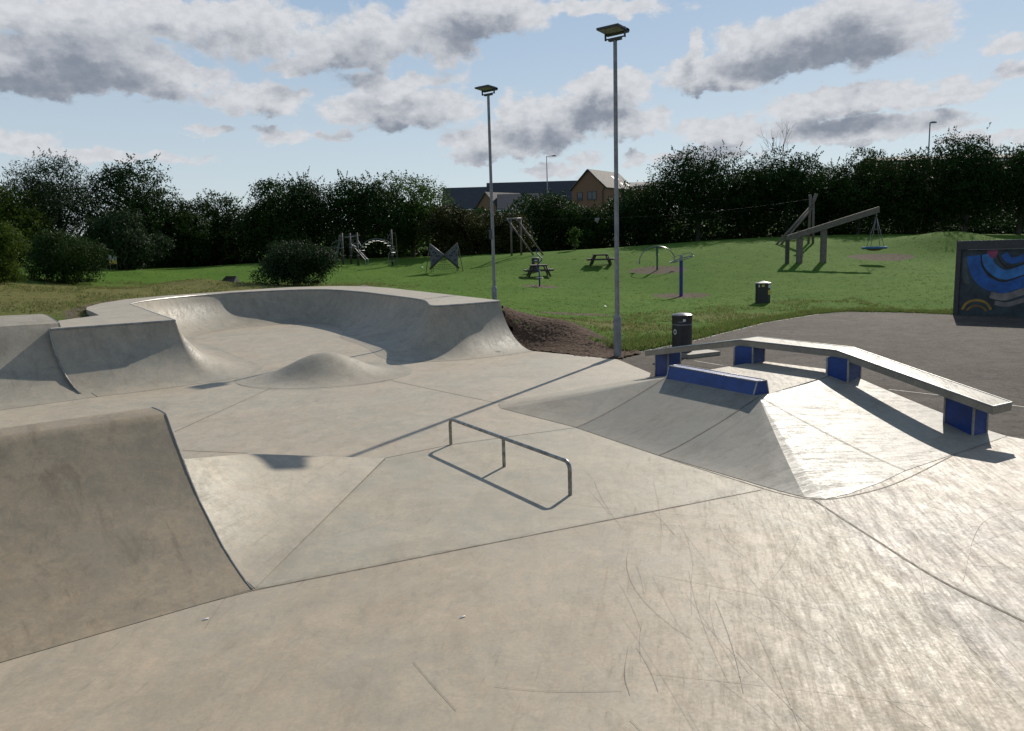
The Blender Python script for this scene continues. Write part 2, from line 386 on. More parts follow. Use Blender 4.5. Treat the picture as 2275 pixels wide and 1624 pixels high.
# ---------------------------------------------------------------- terrain
CTRL = [(0.0, 23.3, 1.18), (-.6, 24.6, .95), (-.58, 28.2, .5), (1.0, 24.2, .62), (2.2, 22.5, .25), (2.9, 19.6, -.05), (4.2, 21, -.06), (-3, 30.5, .9),
        (-6, 35.5, 1.0), (-9, 38.5, 1.15), (-14.6, 33, 1.25), (-14.9, 25, 1.25), (-12.4, 20.3, 1.05), (-16, 21, 1.15), (-18, 15, 1.0), (-24, 12, .9),
        (6, 22, -.06), (10, 28, -.06), (14, 31.5, -.05), (17, 29, -.06), (10, 15, -.06), (20, 20, -.06), (25, 27, -.04), (9, 22, -.06), (13, 10, -.06), (22, 8, -.06), (5, 22.5, -.02), (3, 12, -.1), (0, 8, -.1), (-10, 8, -.1)]
for px, py, y in ((1694, 672, 36), (1513, 660, 42), (1460, 600, 51), (1335, 589, 54), (1197, 615, 50), (1200, 636, 44), (990, 607, 57), (800, 592, 61), (1800, 582, 51), (1955, 575, 54),
                  (600, 592, 58), (400, 600, 56), (700, 583, 60), (1000, 575, 62), (1137, 571, 62), (1400, 557, 61), (1700, 541, 60), (2000, 533, 60), (2275, 532, 60),
                  (400, 595, 66), (700, 578, 72), (1000, 569, 74), (1137, 564, 74), (1400, 548, 74), (1700, 528, 74), (2000, 521, 74), (2275, 520, 74),
                  (2275, 600, 45), (2000, 640, 38), (1250, 660, 38), (900, 625, 48), (1100, 620, 48), (150, 635, 42), (0, 602, 42), (20, 640, 33), (0, 688, 26), (250, 600, 58), (260, 640, 40), (420, 640, 41)):
    CTRL.append(tuple(at_y(px, py, y)))
_cx = np.array(CTRL)
def _tps(r2): return r2 * np.log(r2 + 1e-9) * 0.5
_n = len(_cx)
_K = _tps(((_cx[:, None, :2] - _cx[None, :, :2]) ** 2).sum(-1)) + np.eye(_n) * 6.0
_P = np.c_[np.ones(_n), _cx[:, :2]]
_A = np.block([[_K, _P], [_P.T, np.zeros((3, 3))]])
_W = np.linalg.solve(_A, np.r_[_cx[:, 2], np.zeros(3)])
BUMPS = [(*at_y(318, 612, 50)[:2], 1.7, .35), (*at_y(440, 628, 43)[:2], 2.1, .40), (*at_y(530, 628, 41)[:2], 1.5, .25), (*at_y(2125, 540, 57)[:2], 3.4, .95), (*at_y(360, 640, 38)[:2], 1.3, .18)]
def terr(x, y):
    x = np.asarray(x, float); y = np.asarray(y, float)
    xc = np.clip(x, -42, 48); yc = np.clip(y, 8, 74)
    q = np.stack([xc, yc], -1)
    out = np.zeros(xc.shape)
    for i in range(_n):
        out += _W[i] * _tps((q[..., 0] - _cx[i, 0]) ** 2 + (q[..., 1] - _cx[i, 1]) ** 2)
    out += _W[_n] + _W[_n + 1] * xc + _W[_n + 2] * yc
    out += np.clip((y - 78) * .085, 0, 5.0)
    for bx, by, s, h in BUMPS: out += h * np.exp(-((x - bx) ** 2 + (y - by) ** 2) / (s * s))
    k = np.clip((12 - y) / 4, 0, 1) * (x > -25)
    return out * (1 - k) + (-.1) * k
def tz(x, y): return float(terr(np.array([x]), np.array([y]))[0])
def stand(px, y):
    """point on the ground straight along picture column px at depth y"""
    d = ray(px, 560); x = d[0] / d[1] * y
    z = tz(x, y)
    for _ in range(3):
        rz_ = (z - EYE) / y
        # refine x for the small roll of the camera
        k = (rz_ * math.cos(PITCH) + math.sin(PITCH)) / (math.cos(PITCH) - rz_ * math.sin(PITCH))
        vy = CY - FOC * k
        d = ray(px, vy); x = d[0] / d[1] * y; z = tz(x, y)
    return (x, y, z)

SKATE = [(-30, -10), (22, -10), (12.5, 0), (9.102, 5.48), (7.081, 10.232), (6.79, 10.731), (5.625, 12.884), (4.648, 14.298), (2.959, 16.39), (3.078, 16.882), (2.655, 19.185), (0.602, 21.271), (-0.347, 22.468),
         (-2.511, 27.498), (-5.298, 33.556), (-6.982, 36.063), (-9.827, 37.433), (-10.754, 37.264), (-12.633, 34.496), (-14.202, 31.853), (-14.769, 29.799), (-14.432, 27.315), (-13.759, 25.226), (-12.977, 23.878), (-11.263, 20.878), (-11.429, 19.423), (-15.515, 14.801), (-30, 0)]
def inside(px, py, poly):
    c = np.zeros(px.shape, bool); n = len(poly)
    for i in range(n):
        x1, y1 = poly[i]; x2, y2 = poly[i - 1]
        cond = ((y1 > py) != (y2 > py)) & (px < (x2 - x1) * (py - y1) / (y2 - y1 + 1e-12) + x1)
        c ^= cond
    return c
def dist_poly(px, py, poly):
    best = np.full(px.shape, 1e9); n = len(poly)
    for i in range(n):
        a = np.array(poly[i]); b = np.array(poly[i - 1]); d = b - a; L = d @ d
        t = np.clip(((px - a[0]) * d[0] + (py - a[1]) * d[1]) / L, 0, 1)
        best = np.minimum(best, np.hypot(px - a[0] - t * d[0], py - a[1] - t * d[1]))
    return best
TARMAC = [tuple(on_z(*q)[:2]) for q in ((1400, 783), (1540, 755), (1700, 715), (1820, 696), (1880, 691), (2000, 693), (2119, 697.5))]
TARMAC = [(2.388, 19.594)] + TARMAC + [(21, 31.2), (40, 33), (60, 20), (60, -40), (22, -10), (12.5, 0), (9.102, 5.48), (7.081, 10.232), (6.79, 10.731), (5.625, 12.884), (4.648, 14.298), (2.959, 16.39), (3.078, 16.882), (2.655, 19.185)]
MATS = [(*stand(1460, 51)[:2], 1.75, 1.3), (*stand(1513, 42)[:2], 1.45, 1.1), (*stand(1955, 54)[:2], 2.1, 1.3), (*stand(1200, 44)[:2], 1.0, .8)]

MULCH = [(-.2, 22.2), (.6, 21.0), (2.6, 19.0), (2.9, 20.2), (2.6, 21.0), (2.0, 22.1), (1.0, 23.1), (.2, 23.7), (-.2, 23.2)]
BARK = [(-.26, 22.5), (.60, 21.38), (1.62, 20.15), (2.62, 19.15), (3.5, 20.3), (3.3, 21.2), (2.6, 22.6), (1.4, 23.8), (.3, 24.4), (-.3, 23.9)]
def make_ground():
    xs = np.unique(np.r_[np.linspace(-1500, -60, 16), np.linspace(-60, -22, 40), np.arange(-22, 30, .4), np.linspace(30, 60, 40), np.linspace(60, 1500, 16)])
    ys = np.unique(np.r_[np.linspace(-1500, -40, 12), np.linspace(-40, 8, 14), np.arange(8, 46, .4), np.arange(46, 84, .7), np.linspace(84, 160, 25), np.linspace(160, 2000, 12)])
    X, Y = np.meshgrid(xs, ys); Z = terr(X, Y)
    ins = inside(X, Y, SKATE); dp = dist_poly(X, Y, SKATE)
    Z = np.where(ins & (dp > .35), -0.4, Z)
    Z = np.where((ins & (X > -1.2) & (Y < 24)) | inside(X, Y, MULCH), -.4, Z)
    tin = inside(X, Y, TARMAC)
    Z = np.where(tin, np.minimum(Z, -.10), Z)
    rg = np.random.default_rng(3)
    rough = np.clip((Y - 18) / 6, 0, 1) * (~ins) * (~tin) * (Y < 80)
    Z = Z + rough * rg.normal(0, .012, Z.shape)
    me = bpy.data.meshes.new("ground")
    ny, nx = X.shape
    idx = np.arange(ny * nx).reshape(ny, nx)
    F = np.stack([idx[:-1, :-1], idx[:-1, 1:], idx[1:, 1:], idx[1:, :-1]], -1).reshape(-1, 4)
    fill_mesh(me, np.stack([X, Y, Z], -1).reshape(-1, 3), F, True)
    # wear of the turf: dry straw on the left bank and beside the tarmac, bare earth where feet scrape
    dry = np.clip(1.15 - np.hypot((X + 15.5) / 13, (Y - 34) / 15), 0, 1) * (X < -4) * 1.4
    edge = dist_poly(X, Y, TARMAC)
    dry = np.maximum(dry, np.clip(1 - np.hypot((X - 9) / 7, (Y - 30) / 4.5), 0, 1) * .85 * (edge < 7))
    dry = np.maximum(dry, np.clip(1 - np.hypot((X - 3.6) / 3.2, (Y - 26.0) / 3.2), 0, 1) * 1.2)
    dirt = np.zeros_like(X)
    for mx, my, a, b in MATS: dirt = np.maximum(dirt, np.clip(1.6 - np.hypot((X - mx) / a, (Y - my) / b), 0, 1))
    dirt = np.maximum(dirt, np.clip(1.0 - np.hypot((X - 2.5) / 2.8, (Y - 30.2) / .8), 0, 1) * 1.3)
    dirt = np.maximum(dirt, np.clip(1.5 - dp / .8, 0, 1) * (Y > 17) * (X < 1) * .9)
    dirt = np.maximum(dirt, np.clip(1.3 - np.hypot((X + 11.6) / 1.6, (Y - 21.3) / 1.6), 0, 1))
    for nm, arr in (("dry", dry), ("dirt", dirt)):
        at = me.attributes.new(nm, 'FLOAT', 'POINT'); at.data.foreach_set('value', np.clip(arr, 0, 1).astype(np.float32).ravel())
    m, N, b = mat('turf')
    pos = N.n('ShaderNodeNewGeometry').outputs['Position']
    a_dry = N.n('ShaderNodeAttribute', attribute_name='dry').outputs['Fac']; a_dirt = N.n('ShaderNodeAttribute', attribute_name='dirt').outputs['Fac']
    n1 = N.noise(pos, 0.35, 6, 0.65); n2 = N.noise(pos, 3.0, 8, 0.72); n3 = N.noise(pos, 22, 6, 0.7)
    gr = N.mix(N.step(n1, .35, .65), (.056, .126, .014), (.082, .150, .021))
    gr = N.mix(N.step(n2, .45, .75, 0, .65), gr, (.038, .082, .012))
    gr = N.mix(N.step(n3, .35, .7, .45, 0), gr, (.088, .132, .028))
    st = N.mix(N.step(n2, .35, .7), (.155, .138, .055), (.092, .110, .030))
    fd = N.math('ADD', a_dry, N.math('MULTIPLY', N.math('SUBTRACT', n2, .5), 1.3)); fd = N.step(fd, .25, .85)
    col = N.mix(fd, gr, st)
    ea = N.mix(N.step(n3, .3, .7), (.085, .062, .045), (.16, .13, .10))
    fe = N.step(N.math('ADD', a_dirt, N.math('MULTIPLY', N.math('SUBTRACT', n2, .5), .9)), .40, .62)
    col = N.mix(fe, col, ea)
    N.put(b.inputs['Base Color'], col); b.inputs['Roughness'].default_value = .95; b.inputs['Specular IOR Level'].default_value = .04
    bp = N.n('ShaderNodeBump'); bp.inputs['Strength'].default_value = .8; bp.inputs['Distance'].default_value = .06
    N.put(bp.inputs['Height'], N.math('ADD', N.math('MULTIPLY', n3, .6), n2)); N.put(b.inputs['Normal'], bp.outputs[0])
    me.materials.append(m)
    o = bpy.data.objects.new("ground", me); scene.collection.objects.link(o)
    tag(o, "green playing field rising gently to the tree line", "lawn", kind='structure')
    return o

def fill_mesh(me, V, F, smooth=False):
    V = np.asarray(V, np.float32); F = np.asarray(F, np.int32); k = F.shape[1]
    me.vertices.add(len(V)); me.vertices.foreach_set('co', V.ravel())
    me.loops.add(F.size); me.loops.foreach_set('vertex_index', F.ravel())
    me.polygons.add(len(F)); me.polygons.foreach_set('loop_start', np.arange(0, F.size, k, dtype=np.int32))
    me.polygons.foreach_set('use_smooth', np.full(len(F), smooth, bool))
    me.update(calc_edges=True); me.validate()

make_ground()

def strip(mb, pts, w, z, mi):
    P = np.array([[p[0], p[1]] for p in pts], float); k = len(P)
    a = []; bb = []
    for i in range(k):
        t = P[min(i + 1, k - 1)] - P[max(i - 1, 0)]; t /= np.linalg.norm(t) + 1e-9; n = np.array([-t[1], t[0]]) * w * (.5 if not hasattr(w, '__len__') else 1)
        a.append((*(P[i] + n), z)); bb.append((*(P[i] - n), z))
    mb.grid([a, bb], mi, False)
def zs(pts): return [on_z(*q)[:2] for q in pts]
def curve(pts, n=10):
    P = [np.array(p, float) for p in pts]; P = [2 * P[0] - P[1]] + P + [2 * P[-1] - P[-2]]; out = []
    for i in range(1, len(P) - 2):
        for j in range(n):
            t = j / n; p0, p1, p2, p3 = P[i - 1:i + 3]
            out.append(.5 * ((2 * p1) + (-p0 + p2) * t + (2 * p0 - 5 * p1 + 4 * p2 - p3) * t * t + (-p0 + 3 * p1 - 3 * p2 + p3) * t ** 3))
    out.append(P[-2]); return out

# ---------------------------------------------------------------- concrete floor with its pour joints and scuffs
def make_floor():
    mb = MB(); poly = SKATE
    mb.prism(poly, -.35, 0.0, 0)
    J = [([(0, 1452), (300, 1380), (560, 1312)], .016), ([(560, 1312), (1100, 1205), (1690, 1089)], .014), 
         ([(855, 1018), (1001, 988), (1280, 950)], .010), ([(870, 846), (1102, 895)], .012), ([(389, 959), (601, 863)], .012), ([(405, 1001), (550, 1007)], .010),
         ([(0, 911), (182, 884), (400, 853), (529, 833)], .012), ([(420, 755), (650, 733)], .016), ([(1105, 895), (1440, 838)], .012)]
    for q, w in J: strip(mb, zs(q), w * 1.3, .003, 1)
    strip(mb, curve(zs([(1808, 1111), (1930, 1190), (2090, 1290), (2271, 1379), (2420, 1460)]), 6), .026, .003, 1)
    strip(mb, curve(zs([(1280, 950), (1463, 1012), (1640, 1068), (1740, 1098), (1816, 1110), (1900, 1100), (2000, 1070), (2125, 1008)]), 6), .018, .003, 1)
    # hump apron ring
    hc = np.array((-4.42, 17.98))
    strip(mb, [hc + 2.0 * np.array((math.cos(a), math.sin(a))) for a in np.linspace(0, 2 * math.pi, 50)], .012, .003, 1)
    rg = random.Random(11)
    for i in range(110):
        zone = rg.random()
        if zone < .9: c = (rg.uniform(.8, 5.2), rg.uniform(3.2, 8.3))
        else: c = (rg.uniform(-4, 2.5), rg.uniform(4.5, 13))
        a = rg.gauss(1.68, .2) if rg.random() < .85 else rg.uniform(0, 3.14); L = rg.uniform(.1, .95); k = rg.gauss(0, .05)
        pts = [(c[0] + t * L * math.cos(a + k * t), c[1] + t * L * math.sin(a + k * t)) for t in np.linspace(-1, 1, 9)]
        strip(mb, pts, rg.choice((.0015, .002, .0025, .003)), .005, 2)
    for q in ([(2140, 1290), (2165, 1190), (2200, 1150), (2275, 1130)], [(2230, 1262), (2160, 1255), (2275, 1262)], [(1455, 1277), (1600, 1305), (1720, 1330), (1860, 1362)], [(918, 1471), (960, 1520), (1014, 1579)], [(1098, 1525), (1180, 1534), (1280, 1537), (1382, 1535)], [(1395, 1440), (1388, 1500), (1400, 1545)], [(1400, 1600), (1450, 1650)]):
        strip(mb, curve(zs(q), 8), .0035, .006, 2)
    o = mb.build("concrete_floor", [M['floor'], M['joint'], M['scuff']])
    tag(o, "pale trowelled concrete skatepark floor with joints and scuffs", "floor", kind='structure')
make_floor()

def make_tarmac():
    m, N, b = mat('tarmac')
    pos = N.n('ShaderNodeNewGeometry').outputs['Position']
    n1 = N.noise(pos, .45, 8, .72, 1.0); n2 = N.noise(pos, 3.2, 9, .76, .6); n3 = N.noise(pos, 11, 9, .80)
    col = N.mix(N.step(n1, .35, .65), (.070, .055, .044), (.108, .090, .074))
    col = N.mix(N.step(n2, .46, .66, 0, .8), col, (.040, .033, .028))
    col = N.mix(N.step(n3, .50, .66, 0, .7), col, (.165, .145, .125))
    N.put(b.inputs['Base Color'], col); b.inputs['Roughness'].default_value = .9; b.inputs['Specular IOR Level'].default_value = .12
    bp = N.n('ShaderNodeBump'); bp.inputs['Strength'].default_value = .9; bp.inputs['Distance'].default_value = .02
    N.put(bp.inputs['Height'], N.math('ADD', n3, n2)); N.put(b.inputs['Normal'], bp.outputs[0])
    mb = MB(); mb.prism(TARMAC, -.3, -.03, 0)
    for q in ([(1440, 432), (1775, 470)], [(2200, 530), (2420, 560)], [(240, 255), (420, 285)]):
        pts = [on_z((1600 + a / 2.5278) * .91, (780 + c / 2.5278) * .91, -.03)[:2] for a, c in q]
        strip(mb, pts, .05, -.026, 1)
    e = TARMAC[1:9]
    strip(mb, [(p[0] - .02, p[1] - .06) for p in e], .07, -.025, 1)
    o = mb.build("tarmac", [m, M['pale']])
    tag(o, "weathered grey tarmac court beside the skatepark", "tarmac", kind='structure')
make_tarmac()

# ---------------------------------------------------------------- the bowl and its platform
PH = 1.35
PAIRS = [((-10.13, 16.89), (-8.768, 15.705), .985), ((-8.989, 17.772), (-7.866, 16.385), .985), ((-8.074, 18.49), (-7.008, 17.217), .985), ((-8.074, 18.49), (-6.513, 17.756), .98),
         ((-8.074, 18.49), (-6.337, 18.611), .97), ((-8.128, 18.577), (-6.388, 19.526), .97), ((-8.707, 19.494), (-6.902, 20.462), .97), ((-10.004, 21.551), (-8.088, 22.246), .97),
         ((-11.425, 23.83), (-9.437, 24.455), .97), ((-12.73, 25.89), (-10.741, 26.112), .97), ((-13.141, 26.853), (-11.055, 26.847), .985), ((-13.397, 28.469), (-11.055, 27.666), .985),
         ((-13.306, 30.118), (-10.739, 28.364), .985), ((-12.858, 31.678), (-10.163, 28.941), .985), ((-12.068, 32.953), (-9.484, 29.409), .985), ((-10.977, 33.737), (-8.86, 29.675), .985),
         ((-9.862, 34.259), (-8.237, 29.736), .985), ((-8.801, 34.263), (-7.616, 29.492), .985), ((-7.633, 33.362), (-6.997, 28.945), .985), ((-5.919, 30.712), (-6.483, 27.695), .985),
         ((-4.407, 27.681), (-5.868, 26.341), .985), ((-3.067, 24.889), (-4.948, 24.367), .985), ((-2.627, 23.648), (-4.439, 23.228), .985), ((-2.413, 22.596), (-4.032, 22.098), .985),
         ((-2.261, 21.611), (-3.627, 20.969), .985), ((-2.109, 21.173), (-3.12, 20.09), .97), ((-1.946, 21.078), (-2.21, 19.647), .93), ((-1.601, 21.268), (-1.001, 19.995), .93),
         ((-0.943, 21.84), (-0.098, 20.605), .92), ((-0.309, 22.441), (0.621, 21.22), .92)]
OUTER = [(-11.374, 19.377), (-11.186, 20.955), (-12.089, 22.318), (-13.066, 23.76), (-13.781, 25.112), (-14.477, 27.288), (-14.837, 29.839), (-14.292, 31.907), (-12.666, 34.596), (-11.413, 36.736), (-10.644, 37.456),
         (-9.664, 37.564), (-8.261, 37.293), (-6.971, 36.247), (-5.36, 33.76), (-2.583, 27.658), (-0.309, 22.591)]
def make_bowl():
    t = thing("skate_bowl", (-6, 24, 0), "large concrete skate bowl with raised flat platform at the back of the skatepark", "skate bowl")
    n = 8
    cop = []; toe = []; ks = []
    C_ = [np.array(p[0]) for p in PAIRS]; tl = []
    for i, p in enumerate(PAIRS):
        c, q = np.array(p[0]), np.array(p[1]); L = np.linalg.norm(q - c); lim = 2.05 if i > 9 else 9
        tl.append(c + (q - c) * min(1, lim / L))
    T_ = curve(tl, n); CC = curve([p[0] for p in PAIRS], n)
    for i in range(len(PAIRS) - 1):
        for j in range(n + (i == len(PAIRS) - 2)):
            f = j / n
            cop.append(C_[i] * (1 - f) + C_[i + 1] * f if i < 6 else CC[i * n + j])
            toe.append(T_[i * n + j]); ks.append(PAIRS[i][2] * (1 - f) + PAIRS[i + 1][2] * f)
    U = 1 - (1 - np.linspace(0, 1, 26)) ** 1.0
    rows = []
    for c, q, k in zip(cop, toe, ks):
        col = []
        for u in U:
            w = k * (1 - u); z = PH * (1 - math.sqrt(max(0, 1 - w * w))) / (1 - math.sqrt(1 - k * k))
            col.append((c[0] + (q[0] - c[0]) * u, c[1] + (q[1] - c[1]) * u, z + .004))
        rows.append(col)
    mb = MB(); mb.grid(rows)
    mb.build("transition", M['ramp'], t, True)
    sd_ = MB()
    for col in (rows[0], rows[-1]):
        sd_.grid([[(p[0], p[1], p[2] - .001) for p in col], [(p[0], p[1], -.3) for p in col]], 0, False)
    # outer retaining wall and platform
    inner = [tuple(c) for c in cop]
    inner = [inner[0]] + [p for a, p in zip(inner, inner[1:]) if math.hypot(p[0] - a[0], p[1] - a[1]) > .02]
    out = OUTER[::-1]
    pm = MB(); pm.prism(inner + out, PH - .16, PH + .006, 0)
    pm.build("platform", M['deck'], t, True)
    ow = [(p[0], p[1]) for p in OUTER]
    sd_.grid([[(*p, PH - .14) for p in ow], [(*p, -.4) for p in ow]], 0, False)
    sd_.build("retaining_wall", M['ramp'], t, True)
    mb = MB(); mb.tube([(c[0], c[1], PH - .012) for c in inner], .028, 6)
    mb.build("coping", M['coping'], t, True)
    sm = MB(); sj = rows[0]
    sm.tube([(p[0] - .01, p[1] - .01, p[2] + .004) for p in sj[:20]], .018, 6); sm.build("edge_strip", M['coping'], t, True)
make_bowl()

def make_ramps():
    # tall rounded bank left of the bowl
    d = np.array((-.711, -.703)); n = np.array((-.703, .711)); b0 = np.array((-8.66, 15.81))
    prof = [(0, .004), (.25, .02), (.5, .055), (.75, .115), (1.0, .205), (1.2, .325), (1.4, .48), (1.56, .64), (1.72, .83), (1.86, 1.03), (1.98, 1.2), (2.08, 1.34), (2.18, 1.46), (2.5, 1.52), (3.0, 1.59), (3.4, 1.62), (3.7, 1.61), (3.8, 1.52), (3.85, .6), (3.85, -.3)]
    t = thing("concrete_bank", (-12, 13, 0), "tall rounded concrete bank at the left edge, joining the bowl platform", "skate ramp")
    mb = MB(); rows = []
    for s_ in np.linspace(0, 16, 24):
        rows.append([(*(b0 + d * s_ + n * r), z - (.02 if s_ < .01 and z > 1.2 else 0)) for r, z in prof])
    mb.grid(rows); e = rows[0]
    mb.grid([e, [(p[0], p[1], -.3) for p in e]], 0, False)
    mb.build("bank_face", M['ramp'], t, True)
    mb = MB(); mb.tube([(p[0] + .003, p[1] + .003, p[2]) for p in e[:15]], .009, 6); mb.build("edge_strip", M['coping'], t, True)
    # near quarter pipe
    b1 = on_z(560, 1310)[:2]; d = np.array((-.79, -.613)); n = np.array((-.613, .79))
    prof = [(0, .004), (.15, .02), (.29, .05), (.5, .10), (.72, .165), (.9, .24), (1.10, .33), (1.28, .41), (1.44, .49), (1.68, .64), (1.89, .80), (2.0, .88), (2.11, .97), (2.2, 1.045), (2.27, 1.10), (2.34, 1.155), (2.44, 1.16), (2.6, 1.16), (2.9, 1.145), (3.05, 1.11), (3.12, 1.03), (3.15, .5), (3.15, -.1)]
    t = thing("quarter_pipe", (*b1, 0), "brown-stained concrete quarter pipe with rounded crest, nearest in the lower left", "skate ramp")
    mb = MB(); rows = [[(*(b1 + d * s_ + n * r), z) for r, z in prof] for s_ in np.linspace(0, 8, 30)]
    mb.grid(rows); e = rows[0]
    mb.grid([e, [(p[0], p[1], -.1) for p in e]], 0, False)
    mb.build("quarter_face", M['dirty'], t, True)
    mb = MB(); mb.tube([(p[0] + .002, p[1] + .001, p[2] + .002) for p in e[:20]], .007, 6); mb.build("edge_strip", M['coping'], t, True)
    # wedge bank against the end of the quarter pipe
    D = np.array((*(b1 + np.array((.03, .02))), .004)); Cc = np.array((*on_z(855, 1018, .02)[:2], .02)); B = on_z(555, 1008, .36)
    t = thing("wedge_bank", tuple(Cc), "low triangular concrete wedge bank beside the end of the near quarter pipe", "skate ramp")
    k = [(r, z) for r, z in prof if r <= 1.95]
    rows = []
    for i, (r, z) in enumerate(k):
        f = r / 1.89
        a = np.array((*(b1 + n * r + np.array((.02, .015))), max(.004, z - .05)))
        e2 = Cc * (1 - f) + B * f if f > 0 else D
        e2 = Cc * (1 - f) + B * f
        rows.append([tuple(a * (1 - g) + e2 * g) for g in np.linspace(0, 1, 12)])
    mb = MB(); mb.grid(rows)
    for e in (rows[-1], [r_[-1] for r_ in rows]): mb.grid([e, [(p[0], p[1], -.05) for p in e]], 0, False)
    mb.build("wedge_face", M['floor'], t, True)
    # rounded hump
    t = thing("concrete_hump", (-4.42, 17.98, 0), "smooth round concrete hump in front of the bowl mouth", "skate ramp")
    mb = MB(); rows = []
    for r in np.linspace(0, 1.95, 22):
        u = min(1, r / 1.9); z = .52 * (.5 + .5 * math.cos(math.pi * u)) ** 1.45 + .004
        rows.append([(r * 1.05 * math.cos(a), r * .95 * math.sin(a), z) for a in np.linspace(0, 2 * math.pi, 49)])
    mb.grid(rows); mb.build("hump_surface", M['ramp'], t)
make_ramps()

def make_funbox():
    hd = .6
    K = (4.648, 14.227); L = (2.570, 12.695); T = (3.521, 10.809); T3 = (5.589, 12.781)
    pr = [(K, (2.919, 16.342)), ((3.955, 13.712), (2.286, 15.868)), ((3.269, 13.205), (1.343, 15.174)), (L, (0.745, 14.725)), (L, (0.246, 14.372)), (L, (-0.124, 14.084)), (L, (-0.274, 13.809)), (L, (-0.225, 13.457)), (L, (0.095, 12.997)), (L, (0.982, 11.774)),
          ((3.041, 11.756), (1.448, 10.894)), (T, (1.934, 9.996)), (T, (2.527, 9.067)), (T, (2.971, 8.362)), (T, (3.168, 8.11)), (T, (3.365, 8.037)), (T, (3.71, 8.209)), (T, (4.251, 8.595)), (T, (4.722, 9.001)),
          ((4.597, 11.762), (5.768, 9.71)), (T3, (6.906, 10.492))]
    t = thing("funbox", (4, 12, 0), "low concrete pyramid funbox with sloping banks under the blue ledges", "skate ramp")
    rows = []
    for a, b in pr:
        col = []
        for u in np.linspace(0, 1, 16):
            col.append((a[0] + (b[0] - a[0]) * u, a[1] + (b[1] - a[1]) * u, hd * (1 - u) ** 1.2 + .005))
        rows.append(col)
    def bank(i, j, name, m):
        # densify along the run so the rounded corners stay smooth
        mb = MB(); rr = []
        for k in range(i, j):
            for f in np.linspace(0, 1, 6, endpoint=(k == j - 1)):
                rr.append([tuple(np.array(p) * (1 - f) + np.array(q) * f) for p, q in zip(rows[k], rows[k + 1])])
        mb.grid(rr)
        for c in ((rr[0],) if i == 0 else ()) + ((rr[-1],) if j == len(rows) - 1 else ()):
            mb.grid([c, [(p[0], p[1], -.2) for p in c]], 0, False)
        mb.build(name, m, t, True)
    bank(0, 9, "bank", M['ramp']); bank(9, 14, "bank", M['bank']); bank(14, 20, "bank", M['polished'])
    mb = MB(); mb.prism([K, L, (3.041, 11.756), T, T3], -.2, hd + .005); mb.build("deck", M['floor'], t, True)
    for k in (9, 11, 18):
        w, zz = .014, .008; mb = MB()
        P = [np.array(p) for p in rows[k]]; nn = np.cross(P[0] - P[-1], (0, 0, 1)); nn /= np.linalg.norm(nn)
        mb.grid([[tuple(p + nn * w * .5 + (0, 0, zz)) for p in P], [tuple(p - nn * w * .5 + (0, 0, zz)) for p in P]], 0, False)
        mb.build("joint", M['joint'], t, True)
    # blue ledge on the front edge of the deck
    u = np.array((.465, -.885)); v = np.array((.885, .465)); o0 = np.array((2.579, 12.644))
    t = thing("low_ledge", (*o0, hd), "low solid blue grind ledge on the front lip of the funbox", "grind ledge")
    Lg = 1.95
    def pt(s_, w, z): return (*(o0 + u * s_ + v * w), z)
    sec = [(-.05, hd - .10), (.05, hd + .20), (.24, hd + .20), (.29, hd - .02)]
    mb = MB(); mb.add([pt(0, *q) for q in sec] + [pt(Lg, *q) for q in sec], [(0, 1, 2, 3), (7, 6, 5, 4), (0, 4, 5, 1), (2, 6, 7, 3), (1, 5, 6, 2)]); mb.build("ledge_body", M['blue'], t, True)
    mb = MB()
    for w in (.05, .24): mb.tube([pt(0, w, hd + .20), pt(Lg, w, hd + .20)], .011, 6)
    for s_ in (0, Lg):
        for a, b in ((0, 1), (1, 2), (2, 3)): mb.tube([pt(s_, *sec[a]), pt(s_, *sec[b])], .011, 6)
    mb.build("steel_angle", M['coping'], t, True)
    # kinked bench ledge on four blue blocks
    t = thing("bench_ledge", (5, 13.5, .6), "long kinked grey bench ledge rising and falling over four blue blocks", "grind ledge")
    Fr = [(2.859, 16.367, .57), (4.248, 14.183, 1.02), (5.290, 12.402, 1.02), (6.343, 9.957, .555)]
    Bk = [(3.272, 16.645, .57), (4.704, 14.602, 1.02), (5.686, 12.698, 1.02), (6.738, 10.181, .555)]
    th = .115
    mb = MB()
    top = [Fr, Bk]; bot = [[(p[0], p[1], p[2] - th) for p in Fr], [(p[0], p[1], p[2] - th) for p in Bk]]
    mb.grid(top, 0, False); mb.grid(bot, 0, False); mb.grid([Fr, bot[0]], 0, False); mb.grid([Bk, bot[1]], 0, False)
    for i in (0, 3): mb.add([Fr[i], Bk[i], bot[1][i], bot[0][i]], [(0, 1, 2, 3)])
    mb.build("slab", M['slab'], t, True)
    mb = MB()
    for e in (Fr, Bk): mb.tube([(p[0], p[1], p[2] - .004) for p in e], .014, 6)
    for i in (0, 3): mb.tube([(p[0], p[1], p[2] - .004) for p in (Fr[i], Bk[i])], .014, 6)
    mb.build("steel_edge", M['coping'], t, True)
    foots = [[(3.136, 16.632), (3.343, 16.296), (3.649, 16.483), (3.442, 16.819), -.1, .46], [(4.112, 14.082), (4.404, 13.922), (4.707, 14.195), (4.415, 14.474), .55, .905],
             [(5.143, 12.413), (5.385, 12.168), (5.802, 12.645), (5.551, 12.871), .3, .905], [(6.247, 10.904), (6.382, 10.428), (6.681, 10.596), (6.556, 11.071), -.05, .0]]
